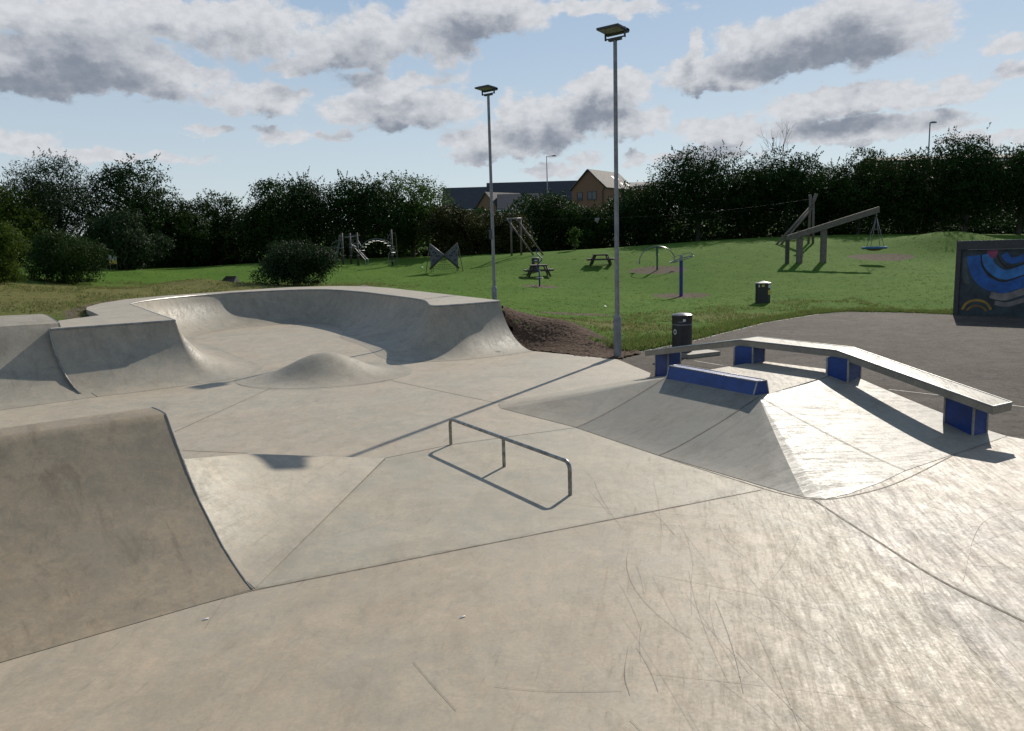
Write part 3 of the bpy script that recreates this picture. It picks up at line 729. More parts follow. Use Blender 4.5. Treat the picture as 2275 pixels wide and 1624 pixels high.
    for i, q in enumerate(foots):
        poly = q[:4]; z1 = q[5]
        def sb(p, i=i):   # underside of the slab above p
            a, b = np.array(Fr[i if i < 3 else 2]), np.array(Fr[i + 1 if i < 3 else 3]); dd = (b - a)[:2]
            f = np.clip(((p[0] - a[0]) * dd[0] + (p[1] - a[1]) * dd[1]) / (dd @ dd), 0, 1); return a[2] + (b[2] - a[2]) * f - th - .003
        zt = [sb(p) for p in poly] if i in (0, 3) else [.902] * 4
        mb = MB(); mb.prism(poly, q[4], zt, 0); blk = mb.build("block", M['blue'], t, True)
        for k in range(3):
            mb = MB(); mb.tube([(*poly[k], q[4]), (*poly[k], zt[k])], .017, 6); mb.build("corner_strip", M['pale'], blk, True)
make_funbox()

def make_rail():
    a = np.array((-0.921, 10.913)); b = np.array((0.62, 8.432)); h = .385; r = .024
    t = thing("grind_rail", (*((a + b) / 2), 0), "low round steel flat rail on three posts in the middle of the floor", "grind rail")
    u = (b - a) / np.linalg.norm(b - a)
    p = [(*a, .0), (*a, h - .09)] + [(*(a + u * .09 * (1 - math.cos(q))), h - .09 + .09 * math.sin(q)) for q in np.linspace(.2, 1.57, 6)]
    e = [(*(b - u * .09 * (1 - math.cos(q))), h - .09 + .09 * math.sin(q)) for q in np.linspace(1.57, .2, 6)] + [(*b, h - .09), (*b, .0)]
    mb = MB(); mb.tube(p + e, r, 12); mb.build("bar", M['rail'], t, True)
    m_ = a * .5 + b * .5
    m_ = np.array((-0.138, 9.673)); mb = MB(); mb.tube([(*m_, 0), (*m_, h - .01)], r * .95, 12); mb.build("post", M['rail'], t, True)
make_rail()

def make_mulch():
    # brown bark-chip bank against the open end of the bowl
    poly = BARK
    xs = np.arange(-.6, 3.8, .055); ys = np.arange(19.1, 24.7, .055); X, Y = np.meshgrid(xs, ys)
    rg = np.random.default_rng(5)
    dp = dist_poly(X, Y, poly) * np.where(inside(X, Y, poly), 1, -1)
    # the bank leans on the end of the transition and runs out at the floor and tarmac edges
    ec, eq, ek = np.array(PAIRS[-1][0]), np.array(PAIRS[-1][1]), PAIRS[-1][2]
    ctl = []
    for u in np.linspace(0, 1, 9):
        w = ek * (1 - u); zz = PH * (1 - math.sqrt(1 - w * w)) / (1 - math.sqrt(1 - ek * ek)); p = ec + (eq - ec) * u
        ctl += [(p[0] + .08, p[1] + .08, max(.012, zz * .84 - .06))]
    for f in np.linspace(.1, 1, 7): p = eq * (1 - f) + np.array((2.66, 19.2)) * f; ctl.append((p[0] + .03, p[1] + .03, .014))
    for p in ((3.5, 20.3), (3.3, 21.2), (2.6, 22.6), (1.4, 23.8), (.3, 24.4), (-.3, 23.9), (1.5, 22.8)): ctl.append((p[0], p[1], tz(*p) + .03 + (.12 if p == (1.5, 22.8) else 0)))
    ctl = np.array(ctl); k = len(ctl)
    KK = np.block([[_tps(((ctl[:, None, :2] - ctl[None, :, :2]) ** 2).sum(-1)) + np.eye(k) * .05, np.c_[np.ones(k), ctl[:, :2]]], [np.c_[np.ones(k), ctl[:, :2]].T, np.zeros((3, 3))]])
    W2 = np.linalg.solve(KK, np.r_[ctl[:, 2], np.zeros(3)])
    Z = W2[k] + W2[k + 1] * X + W2[k + 2] * Y
    for i in range(k): Z = Z + W2[i] * _tps((X - ctl[i, 0]) ** 2 + (Y - ctl[i, 1]) ** 2)
    Z = np.where(inside(X, Y, SKATE), np.maximum(Z, .012), Z) + rg.normal(0, .007, X.shape) + .006 * np.sin(X * 9 + Y * 5) * np.sin(Y * 11)
    keep = dp > -.02 + rg.normal(0, .05, X.shape)
    ny, nx = X.shape; idx = np.arange(ny * nx).reshape(ny, nx)
    ok = keep[:-1, :-1] & keep[1:, :-1] & keep[:-1, 1:] & keep[1:, 1:]
    F = np.stack([idx[:-1, :-1], idx[:-1, 1:], idx[1:, 1:], idx[1:, :-1]], -1)[ok]
    me = bpy.data.meshes.new("mulch_bank"); fill_mesh(me, np.stack([X, Y, Z], -1).reshape(-1, 3), F, False)
    bm = bmesh.new(); bm.from_mesh(me); bmesh.ops.delete(bm, geom=[v for v in bm.verts if not v.link_faces], context='VERTS'); bm.to_mesh(me); bm.free()
    me.materials.append(plain('bark_mulch', (.082, .050, .033), .95, var=.5, scale=22, bump=.8, spec=.1))
    o = bpy.data.objects.new("mulch_bank", me); scene.collection.objects.link(o)
    tag(o, "dark brown bark mulch slope beside the bowl", "mulch", kind='structure')
make_mulch()

# ---------------------------------------------------------------- floodlights
def make_floodlight(loc, label):
    t = thing("floodlight", loc, label, "floodlight", "floodlight columns")
    mb = MB(); mb.lathe([(.098, -.3), (.098, 1.0), (.075, 1.06), (.062, 1.08)], n=20); mb.box((-.02, -.098, .62), (.07, .012, .32))
    mb.build("base_shroud", M['steel'], t)
    mb = MB(); mb.lathe([(.060, 1.0), (.048, 7.78), (.0, 7.78)], n=18); mb.build("pole", M['steel'], t)
    w0 = R(-38); u = np.array((math.cos(w0), math.sin(w0)))
    mb = MB(); mb.box((0, 0, 7.80), (.34, .10, .05), w0)
    for s_ in (-1, 1): mb.box((*(u * .27 * s_), 7.93), (.022, .06, .24), w0)
    mb.box((0, 0, 7.835), (.56, .06, .02), w0); mb.build("bracket", M['lampblack'], t)
    mb = MB(); mb.box((0, -.10, 0), (.60, .56, .05)); mb.box((0, .10, -.01), (.60, .12, .09)); mb.box((0, -.10, .04), (.5, .4, .03))
    h = mb.build("lamp_head", M['lampblack'], t); h.location = (0, 0, 8.0); h.rotation_euler = (R(-3), 0, w0)
    mb = MB(); mb.box((0, -.14, -.029), (.52, .40, .008)); mb.build("lens", M['lens'], h)
    return t
f1 = make_floodlight((2.734, 19.698, 0), "tall grey floodlight column standing on the tarmac edge by the bark mulch")
f2 = copy_tree(f1); f2.location = (-.57, 28.24, .45); f2['label'] = "floodlight column farther away, rising behind the right end of the bowl platform"
mb = MB(); mb.box((-.08, -.04, 2.95), (.11, .09, .34)); cb = mb.build("control_box", M['lampblack'], f2)

# ---------------------------------------------------------------- bins
def make_round_bin(loc, label, s=1.0, kind=0, rz=0.0):
    t = thing("litter_bin", loc, label, "litter bin", "black litter bins", rz)
    r = .255
    mb = MB(); mb.lathe([(0, 0), (r, 0), (r, .68), (r * .985, .685), (r * .985, .70)], n=32); mb.build("body", M['black'], t)
    mb = MB(); mb.lathe([(r * .985, .72), (r * 1.01, .725), (r * 1.01, .93), (r * 1.02, .94)], n=32)
    mb.build("hood", M['black'], t)
    mb = MB(); mb.lathe([(r * 1.035, .94), (r * 1.035, .955), (r * .8, .985), (r * .3, 1.005), (0, 1.01)], n=32); mb.build("lid", M['lid'], t)
    mb = MB(); mb.lathe([(r * 1.012, .700), (r * 1.02, .705), (r * 1.02, .718), (r * 1.012, .722)], n=32); mb.build("band", M['steel'], t)
    mb = MB()
    def patch(a0, a1, z0, z1, mat_, name, k=1.03, round_=False):
        q = MB(); n_ = 8; A = np.linspace(R(a0), R(a1), n_)
        if round_:
            ca, cz = (R(a0) + R(a1)) / 2, (z0 + z1) / 2; ra, rz_ = (R(a1) - R(a0)) / 2, (z1 - z0) / 2
            q.add([(r * k * math.cos(ca), r * k * math.sin(ca), cz)] + [(r * k * math.cos(ca + ra * math.cos(w)), r * k * math.sin(ca + ra * math.cos(w)), cz + rz_ * math.sin(w)) for w in np.linspace(0, 6.283, 17)[:-1]], [(0, i, i % 16 + 1) for i in range(1, 17)])
        else: q.grid([[(r * k * math.cos(a), r * k * math.sin(a), z0) for a in A], [(r * k * math.cos(a), r * k * math.sin(a), z1) for a in A]])
        q.build(name, mat_, t)
    if kind == 0:
        patch(236, 268, .775, .80, M['lid'], "opening_trim"); patch(262, 278, .80, .86, M['white'], "sticker", 1.035)
        patch(203, 226, .46, .60, M['white'], "badge", 1.012, True)
        patch(208, 221, .49, .57, M['black'], "badge_symbol", 1.02, True)
    else:
        patch(255, 300, .76, .83, M['white'], "sticker", 1.035); patch(258, 300, .44, .66, M['yellow'], "notice", 1.012)
    return t
b0 = on_z(1515, 781, .07)
mb_p = thing("bin_plinth", (b0[0] + .2, b0[1], -.03), "thin pale concrete plinth under the round bin on the tarmac", "plinth")
mb = MB(); mb.box((.1, -.02, .05), (1.05, .85, .10), R(28)); mb.build("plinth_slab", M['slab'], mb_p)
make_round_bin((b0[0], b0[1], .072), "black round bin with grey lid and metal band, standing on a concrete plinth")
s3 = stand(1190, 53); make_round_bin((s3[0], s3[1], s3[2] - .02), "distant black round bin with yellow notice, behind the picnic table", kind=1)
def make_square_bin():
    l = stand(1694, 36)
    t = thing("litter_bin", (l[0], l[1], l[2] - .02), "wide black bin with chamfered corners and several stickers, alone on the grass", "litter bin", "black litter bins", R(-18))
    def octo(w, c): return [(-w + c, -w), (w - c, -w), (w, -w + c), (w, w - c), (w - c, w), (-w + c, w), (-w, w - c), (-w, -w + c)]
    mb = MB(); mb.prism(octo(.33, .11), 0, .66); mb.prism(octo(.315, .10), .66, .69); mb.build("body", M['black'], t)
    mb = MB(); mb.prism(octo(.335, .11), .69, .93); mb.build("hood", M['black'], t)
    mb = MB(); q = octo(.35, .12); mb.add([(*p, .93) for p in q] + [(*p, .955) for p in q] + [(0, 0, 1.04)], [tuple(range(7, -1, -1))] + [(i, (i + 1) % 8, (i + 1) % 8 + 8, i + 8) for i in range(8)] + [(i + 8, (i + 1) % 8 + 8, 16) for i in range(8)]); mb.build("lid", M['lid'], t)
    for nm, m_, x0, x1, z0, z1 in (("sticker", M['yellow'], -.05, .07, .78, .88), ("sticker", M['white'], -.19, -.14, .76, .88)):
        mb = MB(); mb.box(((x0 + x1) / 2, -.337, (z0 + z1) / 2), (x1 - x0, .006, z1 - z0)); mb.build(nm, m_, t)
    mb = MB(); mb.box((.285, -.285, .80), (.12, .006, .16), R(45)); mb.build("sticker", M['white'], t)
    mb = MB(); mb.box((.280, -.280, .52), (.15, .006, .22), R(45)); mb.build("notice", M['yellow'], t)
make_square_bin()

# ---------------------------------------------------------------- picnic tables
def make_picnic(loc, rz, label):
    t = thing("picnic_table", loc, label, "picnic table", "timber picnic tables on the lawn", rz)
    mb = MB()
    for y in np.linspace(-.46, .46, 7): mb.box((0, y, .75), (1.75, .14, .045))
    mb.build("table_top", M['wood'], t)
    for s_ in (-1, 1):
        mb = MB()
        for y in (.72, .87): mb.box((0, s_ * y, .45), (1.75, .14, .06))
        mb.build("bench_seat", M['wood'], t)
    for x in (-.62, .62):
        for s_ in (-1, 1):
            mb = MB(); mb.tube([(x, s_ * .70, 0), (x, s_ * .40, .73)], .06, 4); mb.build("leg", M['darkwood'], t)
        mb = MB(); mb.box((x + .07, 0, .40), (.05, 1.80, .10)); mb.box((x + .07, 0, .70), (.05, .95, .07)); mb.build("bearer", M['darkwood'], t)
    return t
p1 = make_picnic(stand(1197, 50), R(94), "dark timber picnic table on the lawn in front of the distant bin")
p2 = copy_tree(p1); p2.location = stand(1335, 54); p2.rotation_euler.z = R(78); p2['label'] = "timber picnic table standing alone left of the arched spinner"

# ---------------------------------------------------------------- playground
def play():
    # spinning pole with a kinked bar
    t = thing("spinning_pole", stand(1199, 44), "blue spinning pole with kinked handle bar and small foot disc", "play spinner")
    mb = MB(); mb.tube([(0, 0, -.1), (0, 0, .9)], .045, 10); mb.build("post", M['bluepost'], t)
    mb = MB(); mb.lathe([(0, .44), (.20, .44), (.22, .46), (.20, .49), (0, .49)], n=20); mb.build("foot_disc", M['steel'], t)
    mb = MB(); mb.tube([(0, 0, .85), (-.14, 0, 1.05), (-.16, 0, 1.15), (.16, .02, 1.5), (.17, .02, 1.58), (-.12, 0, 1.86), (-.14, 0, 2.1)], .03, 8); mb.build("handle_bar", M['bluepost'], t)
    # arched spinner
    t = thing("arched_spinner", stand(1460, 51), "green post carrying a wide arched steel bar with two seats", "play spinner")
    mb = MB(); mb.tube([(0, 0, -.1), (0, 0, 1.15)], .06, 12); mb.build("post", M['green'], t)
    mb = MB(); mb.lathe([(.10, .95), (.10, 1.0), (.075, 1.02), (.075, 1.45), (.1, 1.47), (.1, 1.52), (0, 1.52)], n=16); mb.build("swivel", M['green'], t)
    mb = MB(); mb.tube([(1.16 * math.sin(a), 0, .62 + .93 * math.cos(a)) for a in np.linspace(-1.62, 1.62, 26)], .032, 8); mb.build("arch_bar", M['chrome'], t)
    for s_ in (-1, 1):
        mb = MB(); mb.tube([(s_ * 1.14, 0, .62), (s_ * 1.16, 0, .42)], .03, 8); mb.box((s_ * 1.28, 0, .57), (.26, .2, .05)); mb.build("seat", M['steel'], t)
    # tilted wheel spinner
    t = thing("wheel_spinner", stand(1513, 42), "dark blue post topped by a tilted chrome ring wheel", "play spinner")
    mb = MB(); mb.tube([(0, 0, -.1), (0, 0, 1.92)], .095, 16); mb.build("post", M['bluepost'], t)
    mb = MB(); mb.lathe([(.085, 1.92), (.085, 2.16), (.06, 2.2), (.06, 2.26), (0, 2.27)], n=16); mb.build("hub", M['chrome'], t)
    mb = MB(); rr = .66
    mb.tube([(rr * math.cos(a), rr * math.sin(a), 0) for a in np.linspace(0, 2 * math.pi, 37)], .026, 8, cap=False)
    mb.tube([(rr * .95 * math.cos(a), rr * .95 * math.sin(a), .20) for a in np.linspace(-.6, 2.2, 20)], .018, 6)
    for a in (0, 2.1, 4.2): mb.tube([(0, 0, .06), (rr * math.cos(a), rr * math.sin(a), 0)], .02, 6)
    mb.tube([(rr * math.cos(-.6), rr * math.sin(-.6), 0), (rr * .95 * math.cos(-.6), rr * .95 * math.sin(-.6), .20)], .018, 6)
    w = mb.build("wheel", M['chrome'], t); w.location = (0.02, 0, 2.0); w.rotation_euler = (0, R(-15), 0)
    # basket swing on a slanting beam
    l1 = stand(1775, 51); l2 = stand(1821, 51.5)
    t = thing("basket_swing", l1, "grey timber basket swing with one long slanting beam on two posts", "swing")
    dx = l2[0] - l1[0]
    for x, z1 in ((0, 2.05), (dx, 2.36)):
        mb = MB(); mb.prism([(x - .17, -.13), (x + .17, -.13), (x + .17, .13), (x - .17, .13)], -.2, z1); mb.build("post", M['wood'], t)
    def bm_z(x): return 1.84 + (x - 0) * .285
    mb = MB(); x0, x1 = -.92, 5.05; hh = .19
    v = [(x0, -.27, bm_z(x0) - hh), (x1, -.27, bm_z(x1) - hh), (x1 - .03, -.27, bm_z(x1) + hh), (x0, -.27, bm_z(x0) + hh)]
    mb.add(v + [(p[0], -.13, p[2]) for p in v], [(0, 1, 2, 3), (7, 6, 5, 4), (0, 4, 5, 1), (1, 5, 6, 2), (2, 6, 7, 3), (3, 7, 4, 0)]); mb.build("beam", M['wood'], t)
    mb = MB(); mb.prism([(-.98, -.29), (-.76, -.29), (-.76, -.11), (-.98, -.11)], -.2, bm_z(-.9) - hh + .1); mb.build("post", M['darkwood'], t)
    sx, sz = 4.88, bm_z(4.88) - hh
    zb = .82
    mb = MB()
    for a, b in ((-.45, -.3), (.45, -.3), (.45, .3), (-.45, .3)): mb.tube([(sx + a * .06, -.2, sz - .30), (sx + a, -.2 + b, zb)], .018, 5)
    mb.tube([(sx, -.2, sz + .02), (sx, -.2, sz - .32)], .025, 6); mb.build("chain", M['steel'], t)
    mb = MB(); mb.tube([(sx - .05 + .72 * math.cos(a), -.2 + .60 * math.sin(a), zb) for a in np.linspace(0, 2 * math.pi, 33)], .085, 10, cap=False); rim = mb.build("basket_rim", M['teal'], t)
    mb = MB(); mb.lathe([(0, zb - .20), (.3, zb - .18), (.5, zb - .10), (.66, zb)], c=(sx - .05, -.2, 0), n=20); mb.build("net", M['redrope'], rim)
    # zip wire start and end frames
    lz = stand(1137, 63)
    t = thing("zip_wire_tower", lz, "timber zip wire start frame with two raking props, behind the near picnic table", "zip wire", "zip wire end frames")
    for x in (0, .78):
        mb = MB(); mb.tube([(x, 0, -.2), (x, 0, 3.0)], .085, 10); mb.build("post", M['wood'], t)
        mb = MB(); mb.tube([(x - .35, -.15, 3.0), (x + 1.75, -.5, .0)], .065, 8); mb.build("prop", M['wood'], t)
    mb = MB(); mb.tube([(-.4, 0, 2.95), (.85, 0, 2.95)], .07, 8); mb.build("cross_bar", M['steel'], t)
    lr = stand(1800, 60)
    t = thing("zip_wire_tower", lr, "tall timber zip wire end frame behind the basket swing", "zip wire", "zip wire end frames")
    for x in (-.16, .20):
        mb = MB(); mb.tube([(x, 0, -.2), (x * .6, 0, 3.45)], .10, 8); mb.build("post", M['wood'], t)
        mb = MB(); mb.tube([(x - 2.75, -.6, -.1), (x * .6, 0, 2.75)], .09, 8); mb.build("prop", M['wood'], t)
    mb = MB(); mb.tube([(-.05, 0, 2.7), (.35, 0, 3.75)], .14, 8); mb.tube([(.1, .1, 2.7), (-.12, .1, 3.7)], .12, 8); mb.build("head_block", M['wood'], t)
    a = np.array((lr[0] - .1, lr[1], lr[2] + 3.35)); b = np.array((lz[0] + .6, lz[1], lz[2] + 2.95))
    mb = MB(); mb.tube([a * (1 - f) + b * f - np.array((0, 0, .5 * 4 * f * (1 - f))) for f in np.linspace(0, 1, 24)], .003, 5); zw = mb.build("zip_wire_cable", M['lampblack'])
    tag(zw, "thin sagging zip wire cable stretched across the far side of the lawn", "cable")
    f = .72; c = a * (1 - f) + b * f - np.array((0, 0, .5 * 4 * f * (1 - f)))
    t = thing("zip_wire_trolley", tuple(c), "small metal trolley hanging on the zip wire in front of the bushes", "trolley")
    mb = MB(); mb.prism([(-.16, -.04), (.16, -.04), (.16, .04), (-.16, .04)], -.10, .05); mb.add([(-.16, -.04, -.10), (.16, -.04, -.10), (0, 0, -.38), (-.16, .04, -.10), (.16, .04, -.10)], [(0, 1, 2), (3, 2, 4), (0, 2, 3), (1, 4, 2)]); mb.build("trolley_plate", M['steel'], t)
    # twin triangle climbing panels
    l = stand(988, 57)
    t = thing("climbing_frame", l, "bow-tie climbing frame of two grey triangular panels with rope net and splayed legs", "climbing frame")
    for s_ in (-1, 1):
        mb = MB(); tri = [(s_ * 1.02, .35), (s_ * 1.02, 2.05), (s_ * .02, 1.22)]
        mb.add([(p[0], -.05, p[1]) for p in tri] + [(p[0], .05, p[1]) for p in tri], [(0, 1, 2), (5, 4, 3), (0, 3, 4, 1), (1, 4, 5, 2), (2, 5, 3, 0)]); pn = mb.build("panel", M['panel'], t)
        for hx, hz in ((.92, 1.75), (.93, 1.25), (.78, 1.5), (.55, 1.22), (.42, 1.22), (.78, .9), (.62, 1.42)):
            mb = MB(); mb.lathe([(0, -.04), (.055, -.03), (.06, .02), (0, .05)], n=8); h = mb.build("hold", M['hold'], pn); h.location = (s_ * hx, -.075, hz); h.rotation_euler = (R(90), 0, 0)
        mb = MB(); mb.tube([(s_ * 1.08, -.06, .28), (0, -.06, 1.25)], .075, 8); mb.build("lower_beam", M['darkwood'], t)
        mb = MB(); mb.tube([(s_ * 1.03, -.02, 2.1), (0, -.02, 1.25)], .05, 8); mb.build("upper_beam", M['steel'] if s_ < 0 else M['wood'], t)
        mb = MB(); mb.tube([(s_ * 1.02, 0, 2.02), (s_ * 1.38, -.1, -.05)], .03, 6); mb.build("leg", M['rope'], t)
        mb = MB(); mb.tube([(s_ * .98, 0, -.1), (s_ * .98, 0, .35)], .03, 6); mb.tube([(s_ * .88, .4, -.1), (s_ * .88, .2, .5)], .03, 6); mb.build("stub_post", M['rope'], t)
    mb = MB()
    for k, z in enumerate((.95, .78, .62, .48, .36)):
        w = .16 + .2 * k; mb.tube([(x, .02, z - .12 * (1 - (x / w) ** 2) * w) for x in np.linspace(-w, w, 11)], .014, 5)
    for x in (-.45, -.2, 0, .2, .45): mb.tube([(x * .25, .02, .9), (x, .02, .22 + abs(x) * .1)], .012, 5)
    mb.build("net", M['rope'], t)
    # trim trail frame with arched ladder
    l = stand(872, 61)
    t = thing("monkey_bar_frame", l, "play frame with four dark posts, steel arched ladder and slanting ladder", "climbing frame")
    P = [(0, 0), (-2.68, 0), (-3.42, .9), (-3.82, -.2)]
    for k, (x, y) in enumerate(P):
        mb = MB(); mb.tube([(x, y, -.2), (x, y, 2.62 if k else 2.78)], .085, 10); po = mb.build("post", M['darkwood'], t)
        for z in ((.35, .8, 1.1, 1.7, 2.05) if k == 0 else (.85, 1.5, 1.75, 2.35)):
            mb = MB(); mb.lathe([(.10, z - .03), (.11, z), (.10, z + .03)], c=(x, y, 0), n=12); mb.build("clamp", M['steel'], po)
    for dy, dx in ((-.35, -.06), (.35, .1)):
        mb = MB(); mb.tube([(-1.15 + dx + 1.28 * math.cos(a), dy, .85 + 1.25 * math.sin(a)) for a in np.linspace(0.0, 2.75, 24)], .026, 6); mb.build("arch_rail", M['chrome'], t)
    for a in np.linspace(.25, 2.7, 11):
        mb = MB(); x, z = -1.13 + 1.28 * math.cos(a), .85 + 1.25 * math.sin(a)
        mb.tube([(x - .06, -.35, z), (x - .12, -.35, z - .16), (x + .1, .35, z - .16), (x + .1, .35, z)], .02, 6); mb.build("rung", M['chrome'], t)
    mb = MB(); mb.tube([(.1, 0, 2.5), (.34, 0, 2.5), (.36, .1, 2.3), (.36, .3, 0)], .026, 6); mb.tube([(0, 0, 2.45), (-.2, -.1, 2.3), (-.25, -.2, 2.05)], .024, 6); mb.tube([(0, 0, 1.15), (-.16, -.1, 1.05), (-.26, -.2, .7), (-.28, -.2, 0)], .022, 6); mb.build("grab_bar", M['chrome'], t)
    for y in (-.25, .35):
        mb = MB(); mb.tube([(-3.1, y, 1.75), (-2.0 + (y > 0) * .1, y - .4, .5), (-2.0 + (y > 0) * .1, y - .4, 0)], .024, 6); mb.build("ladder_rail", M['steel'], t)
    mb = MB(); mb.tube([(-3.82, -.2, 2.3), (-2.68, 0, 2.3)], .03, 6); mb.tube([(-3.42, .9, 2.42), (-2.68, 0, 2.42)], .03, 6); mb.tube([(-3.42, .9, 1.8), (-2.75, .3, 1.8)], .026, 6); mb.build("cross_bar", M['steel'], t)
    mb = MB(); mb.tube([(-3.82, -.2, 2.05), (-4.2, -.2, 2.05), (-4.55, -.2, 1.85), (-4.7, -.2, 1.6), (-3.75, -.5, 1.4)], .026, 6); mb.tube([(-4.7, -.2, 1.6), (-4.85, -.2, .9)], .02, 6); mb.tube([(-4.62, -.2, 1.5), (-4.65, -.2, .8)], .02, 6); mb.build("hand_loop", M['chrome'], t)
    for dx in (0, .1):
        mb = MB(); mb.tube([(-3.95 - dx, -.1, 2.4), (-4.0 - dx, -.1, 1.9), (-4.3 - dx, -.3, .8), (-4.8 - dx, -.5, .0)], .022, 6); mb.build("sliding_pole", M['steel'], t)
    mb = MB(); mb.tube([(-2.68, 0, 2.1), (-3.0, 0, 2.1), (-3.05, 0, 1.2), (-2.8, 0, 1.1)], .024, 6); mb.tube([(-2.68, 0, 2.15), (-2.4, -.1, 1.6), (-2.1, -.2, 1.5)], .024, 6); mb.build("hoop", M['chrome'], t)
play()

def extras():
    # notice board
    l = stand(251, 56)
    t = thing("notice_board", l, "small white and yellow notice board on two posts by the dark trees", "sign")
    for x in (-.24, .24):
        mb = MB(); mb.tube([(x, 0, -.1), (x, 0, 1.1)], .03, 6); mb.build("post", M['wood'], t)
    mb = MB(); mb.box((0, -.04, .93), (.56, .03, .32)); mb.build("white_panel", M['white'], t)
    mb = MB(); mb.box((0, -.04, .60), (.56, .03, .30)); mb.build("yellow_panel", M['yellow'], t)
    # dark wedge block and timber offcut on the mounds
    l = stand(508, 44)
    t = thing("wooden_wedge", l, "dark little pitched block lying on the grass left of the round bush", "wooden block")
    mb = MB(); v = [(-.45, -.35, -.05), (.35, -.35, -.05), (.5, .3, -.05), (-.4, .35, -.05), (-.1, -.2, .34), (.4, .1, .32)]
    mb.add(v, [(0, 1, 5, 4), (2, 3, 4, 5), (0, 4, 3), (1, 2, 5), (0, 3, 2, 1)]); mb.build("wedge_block", M['darkwood'], t)
    l = stand(815, 38.5)
    mb = MB(); mb.box((0, 0, .12), (.62, .35, .14), R(-12), tilt=R(-8)); o = mb.build("timber_offcut", M['wood']); o.location = l
    tag(o, "brown timber offcut lying just behind the bowl platform", "timber")
    # litter
    rg = random.Random(4)
    for px, py, y, lab in ((1344, 718, 33.5, "small white scrap of paper on the lawn left of the tall floodlight"), (938, 612, 59, "tiny white scrap of litter at the foot of the arched ladder")):
        l = stand(px, y); mb = MB(); v = [(.09 * math.cos(a) * rg.uniform(.6, 1.2), .09 * math.sin(a) * rg.uniform(.6, 1.2), rg.uniform(.02, .09)) for a in np.linspace(0, 6.28, 8)[:-1]] + [(0, 0, .11)]
        mb.add(v, [(i, (i + 1) % 7, 7) for i in range(7)]); o = mb.build("litter_scrap", M['foam']); o.location = (l[0], l[1], l[2] + .01); tag(o, lab, "litter")
    for px, py, lab in ((457, 1377, "white cigarette end on the concrete below the brown quarter pipe"), (1028, 1372, "white cigarette end standing out alone on the bare foreground concrete")):
        l = on_z(px, py); mb = MB(); mb.tube([(-.018, -.01, .006), (.018, .012, .006)], .005, 6); o = mb.build("cigarette_end", M['foam']); o.location = (l[0], l[1], 0); tag(o, lab, "litter")
    # graffiti wall
    a = on_z(2119, 697.5)[:2]; b = on_z(2275, 702.5)[:2]; u = (b - a) / np.linalg.norm(b - a); rot = math.atan2(u[1], u[0]); Lw, Hw = 4.6, 2.72
    t = thing("graffiti_wall", (*a, -.05), "dark free-standing rebound wall painted with blue and beige graffiti shapes", "wall", rz=rot)
    mb = MB(); mb.box((Lw / 2, .10, Hw / 2), (Lw, .2, Hw)); mb.build("wall_panel", plain('dark_painted_wall', (.030, .042, .048), .7, var=.4, scale=2.5), t)
    mb = MB(); mb.box((Lw / 2, .08, Hw - .14), (Lw + .04, .28, .30)); mb.build("top_frame", M['lampblack'], t)
    mb = MB(); mb.box((.06, .08, Hw / 2 - .14), (.16, .27, Hw - .3)); mb.build("end_post", M['lampblack'], t)
    mb = MB(); mb.box((Lw / 2 + .1, -.066, Hw - .303), (Lw - .5, .02, .02)); mb.build("light_strip", M['steel'], t)
    mb = MB(); mb.box((Lw / 2, .08, Hw + .016), (Lw + .04, .28, .016)); mb.build("top_rail", M['steel'], t)
    def paint(pts, col, d, name):
        mb = MB(); P = curve([(p[0], p[1]) for p in pts] + [pts[0]], 6)[:-1]
        v = [(p[0], -.004 - d * .002, p[1]) for p in P] + [(p[0], -.001, p[1]) for p in P]; n = len(P)
        mb.add(v, [tuple(range(n))] + [(i, (i + 1) % n, (i + 1) % n + n, i + n) for i in range(n)]); mb.build(name, plain('paint_' + name, col, .6, var=.25, scale=3), t)
    def band(pts, w, col, d, name):
        P = curve(pts, 4); L = []; Q = []
        for i in range(len(P)):
            t_ = P[min(i + 1, len(P) - 1)] - P[max(i - 1, 0)]; t_ /= np.linalg.norm(t_); n_ = np.array((-t_[1], t_[0])) * w / 2; L.append(P[i] + n_); Q.append(P[i] - n_)
        mb = MB(); y = -.004 - d * .002
        mb.grid([[(p[0], y, p[1]) for p in L], [(p[0], y, p[1]) for p in Q]], 0, False); mb.build(name, plain('paint_' + name, col, .6, var=.3, scale=3), t)
    blue, lblue, ink = (.012, .085, .30), (.03, .15, .38), (.008, .009, .012)
    band([(.55, 2.2), (.62, 1.75), (.95, 1.25), (1.55, 1.05), (2.3, 1.3), (3.1, 1.1), (4.4, 1.3)], .42, blue, 0, "blue_band")
    band([(.95, 2.25), (1.1, 1.8), (1.6, 1.5), (2.4, 1.75), (3.2, 1.5), (4.4, 1.75)], .34, lblue, 0, "blue_band")
    band([(1.5, 2.25), (1.75, 2.0), (2.5, 2.2), (3.3, 1.95), (4.4, 2.15)], .22, blue, 0, "blue_band")
    band([(.78, 2.22), (.86, 1.8), (1.25, 1.38), (1.6, 1.28), (2.35, 1.53), (3.15, 1.3), (4.4, 1.52)], .05, ink, 1, "black_line")
    band([(1.28, 2.22), (1.42, 1.95), (1.7, 1.75), (2.45, 1.98), (3.25, 1.72), (4.4, 1.95)], .05, ink, 1, "black_line")
    band([(1.15, .80), (1.6, .72), (2.3, .95), (3.1, .78), (4.4, .95)], .26, (.19, .165, .145), 0, "pale_band")
    band([(1.3, .50), (1.7, .45), (2.4, .66), (3.1, .5), (4.4, .62)], .16, (.15, .13, .115), 0, "pale_band")
    paint([(.95, 2.38), (1.3, 2.38), (1.22, 2.12), (1.05, 2.16)], (.24, .045, .10), 2, "pink_patch")
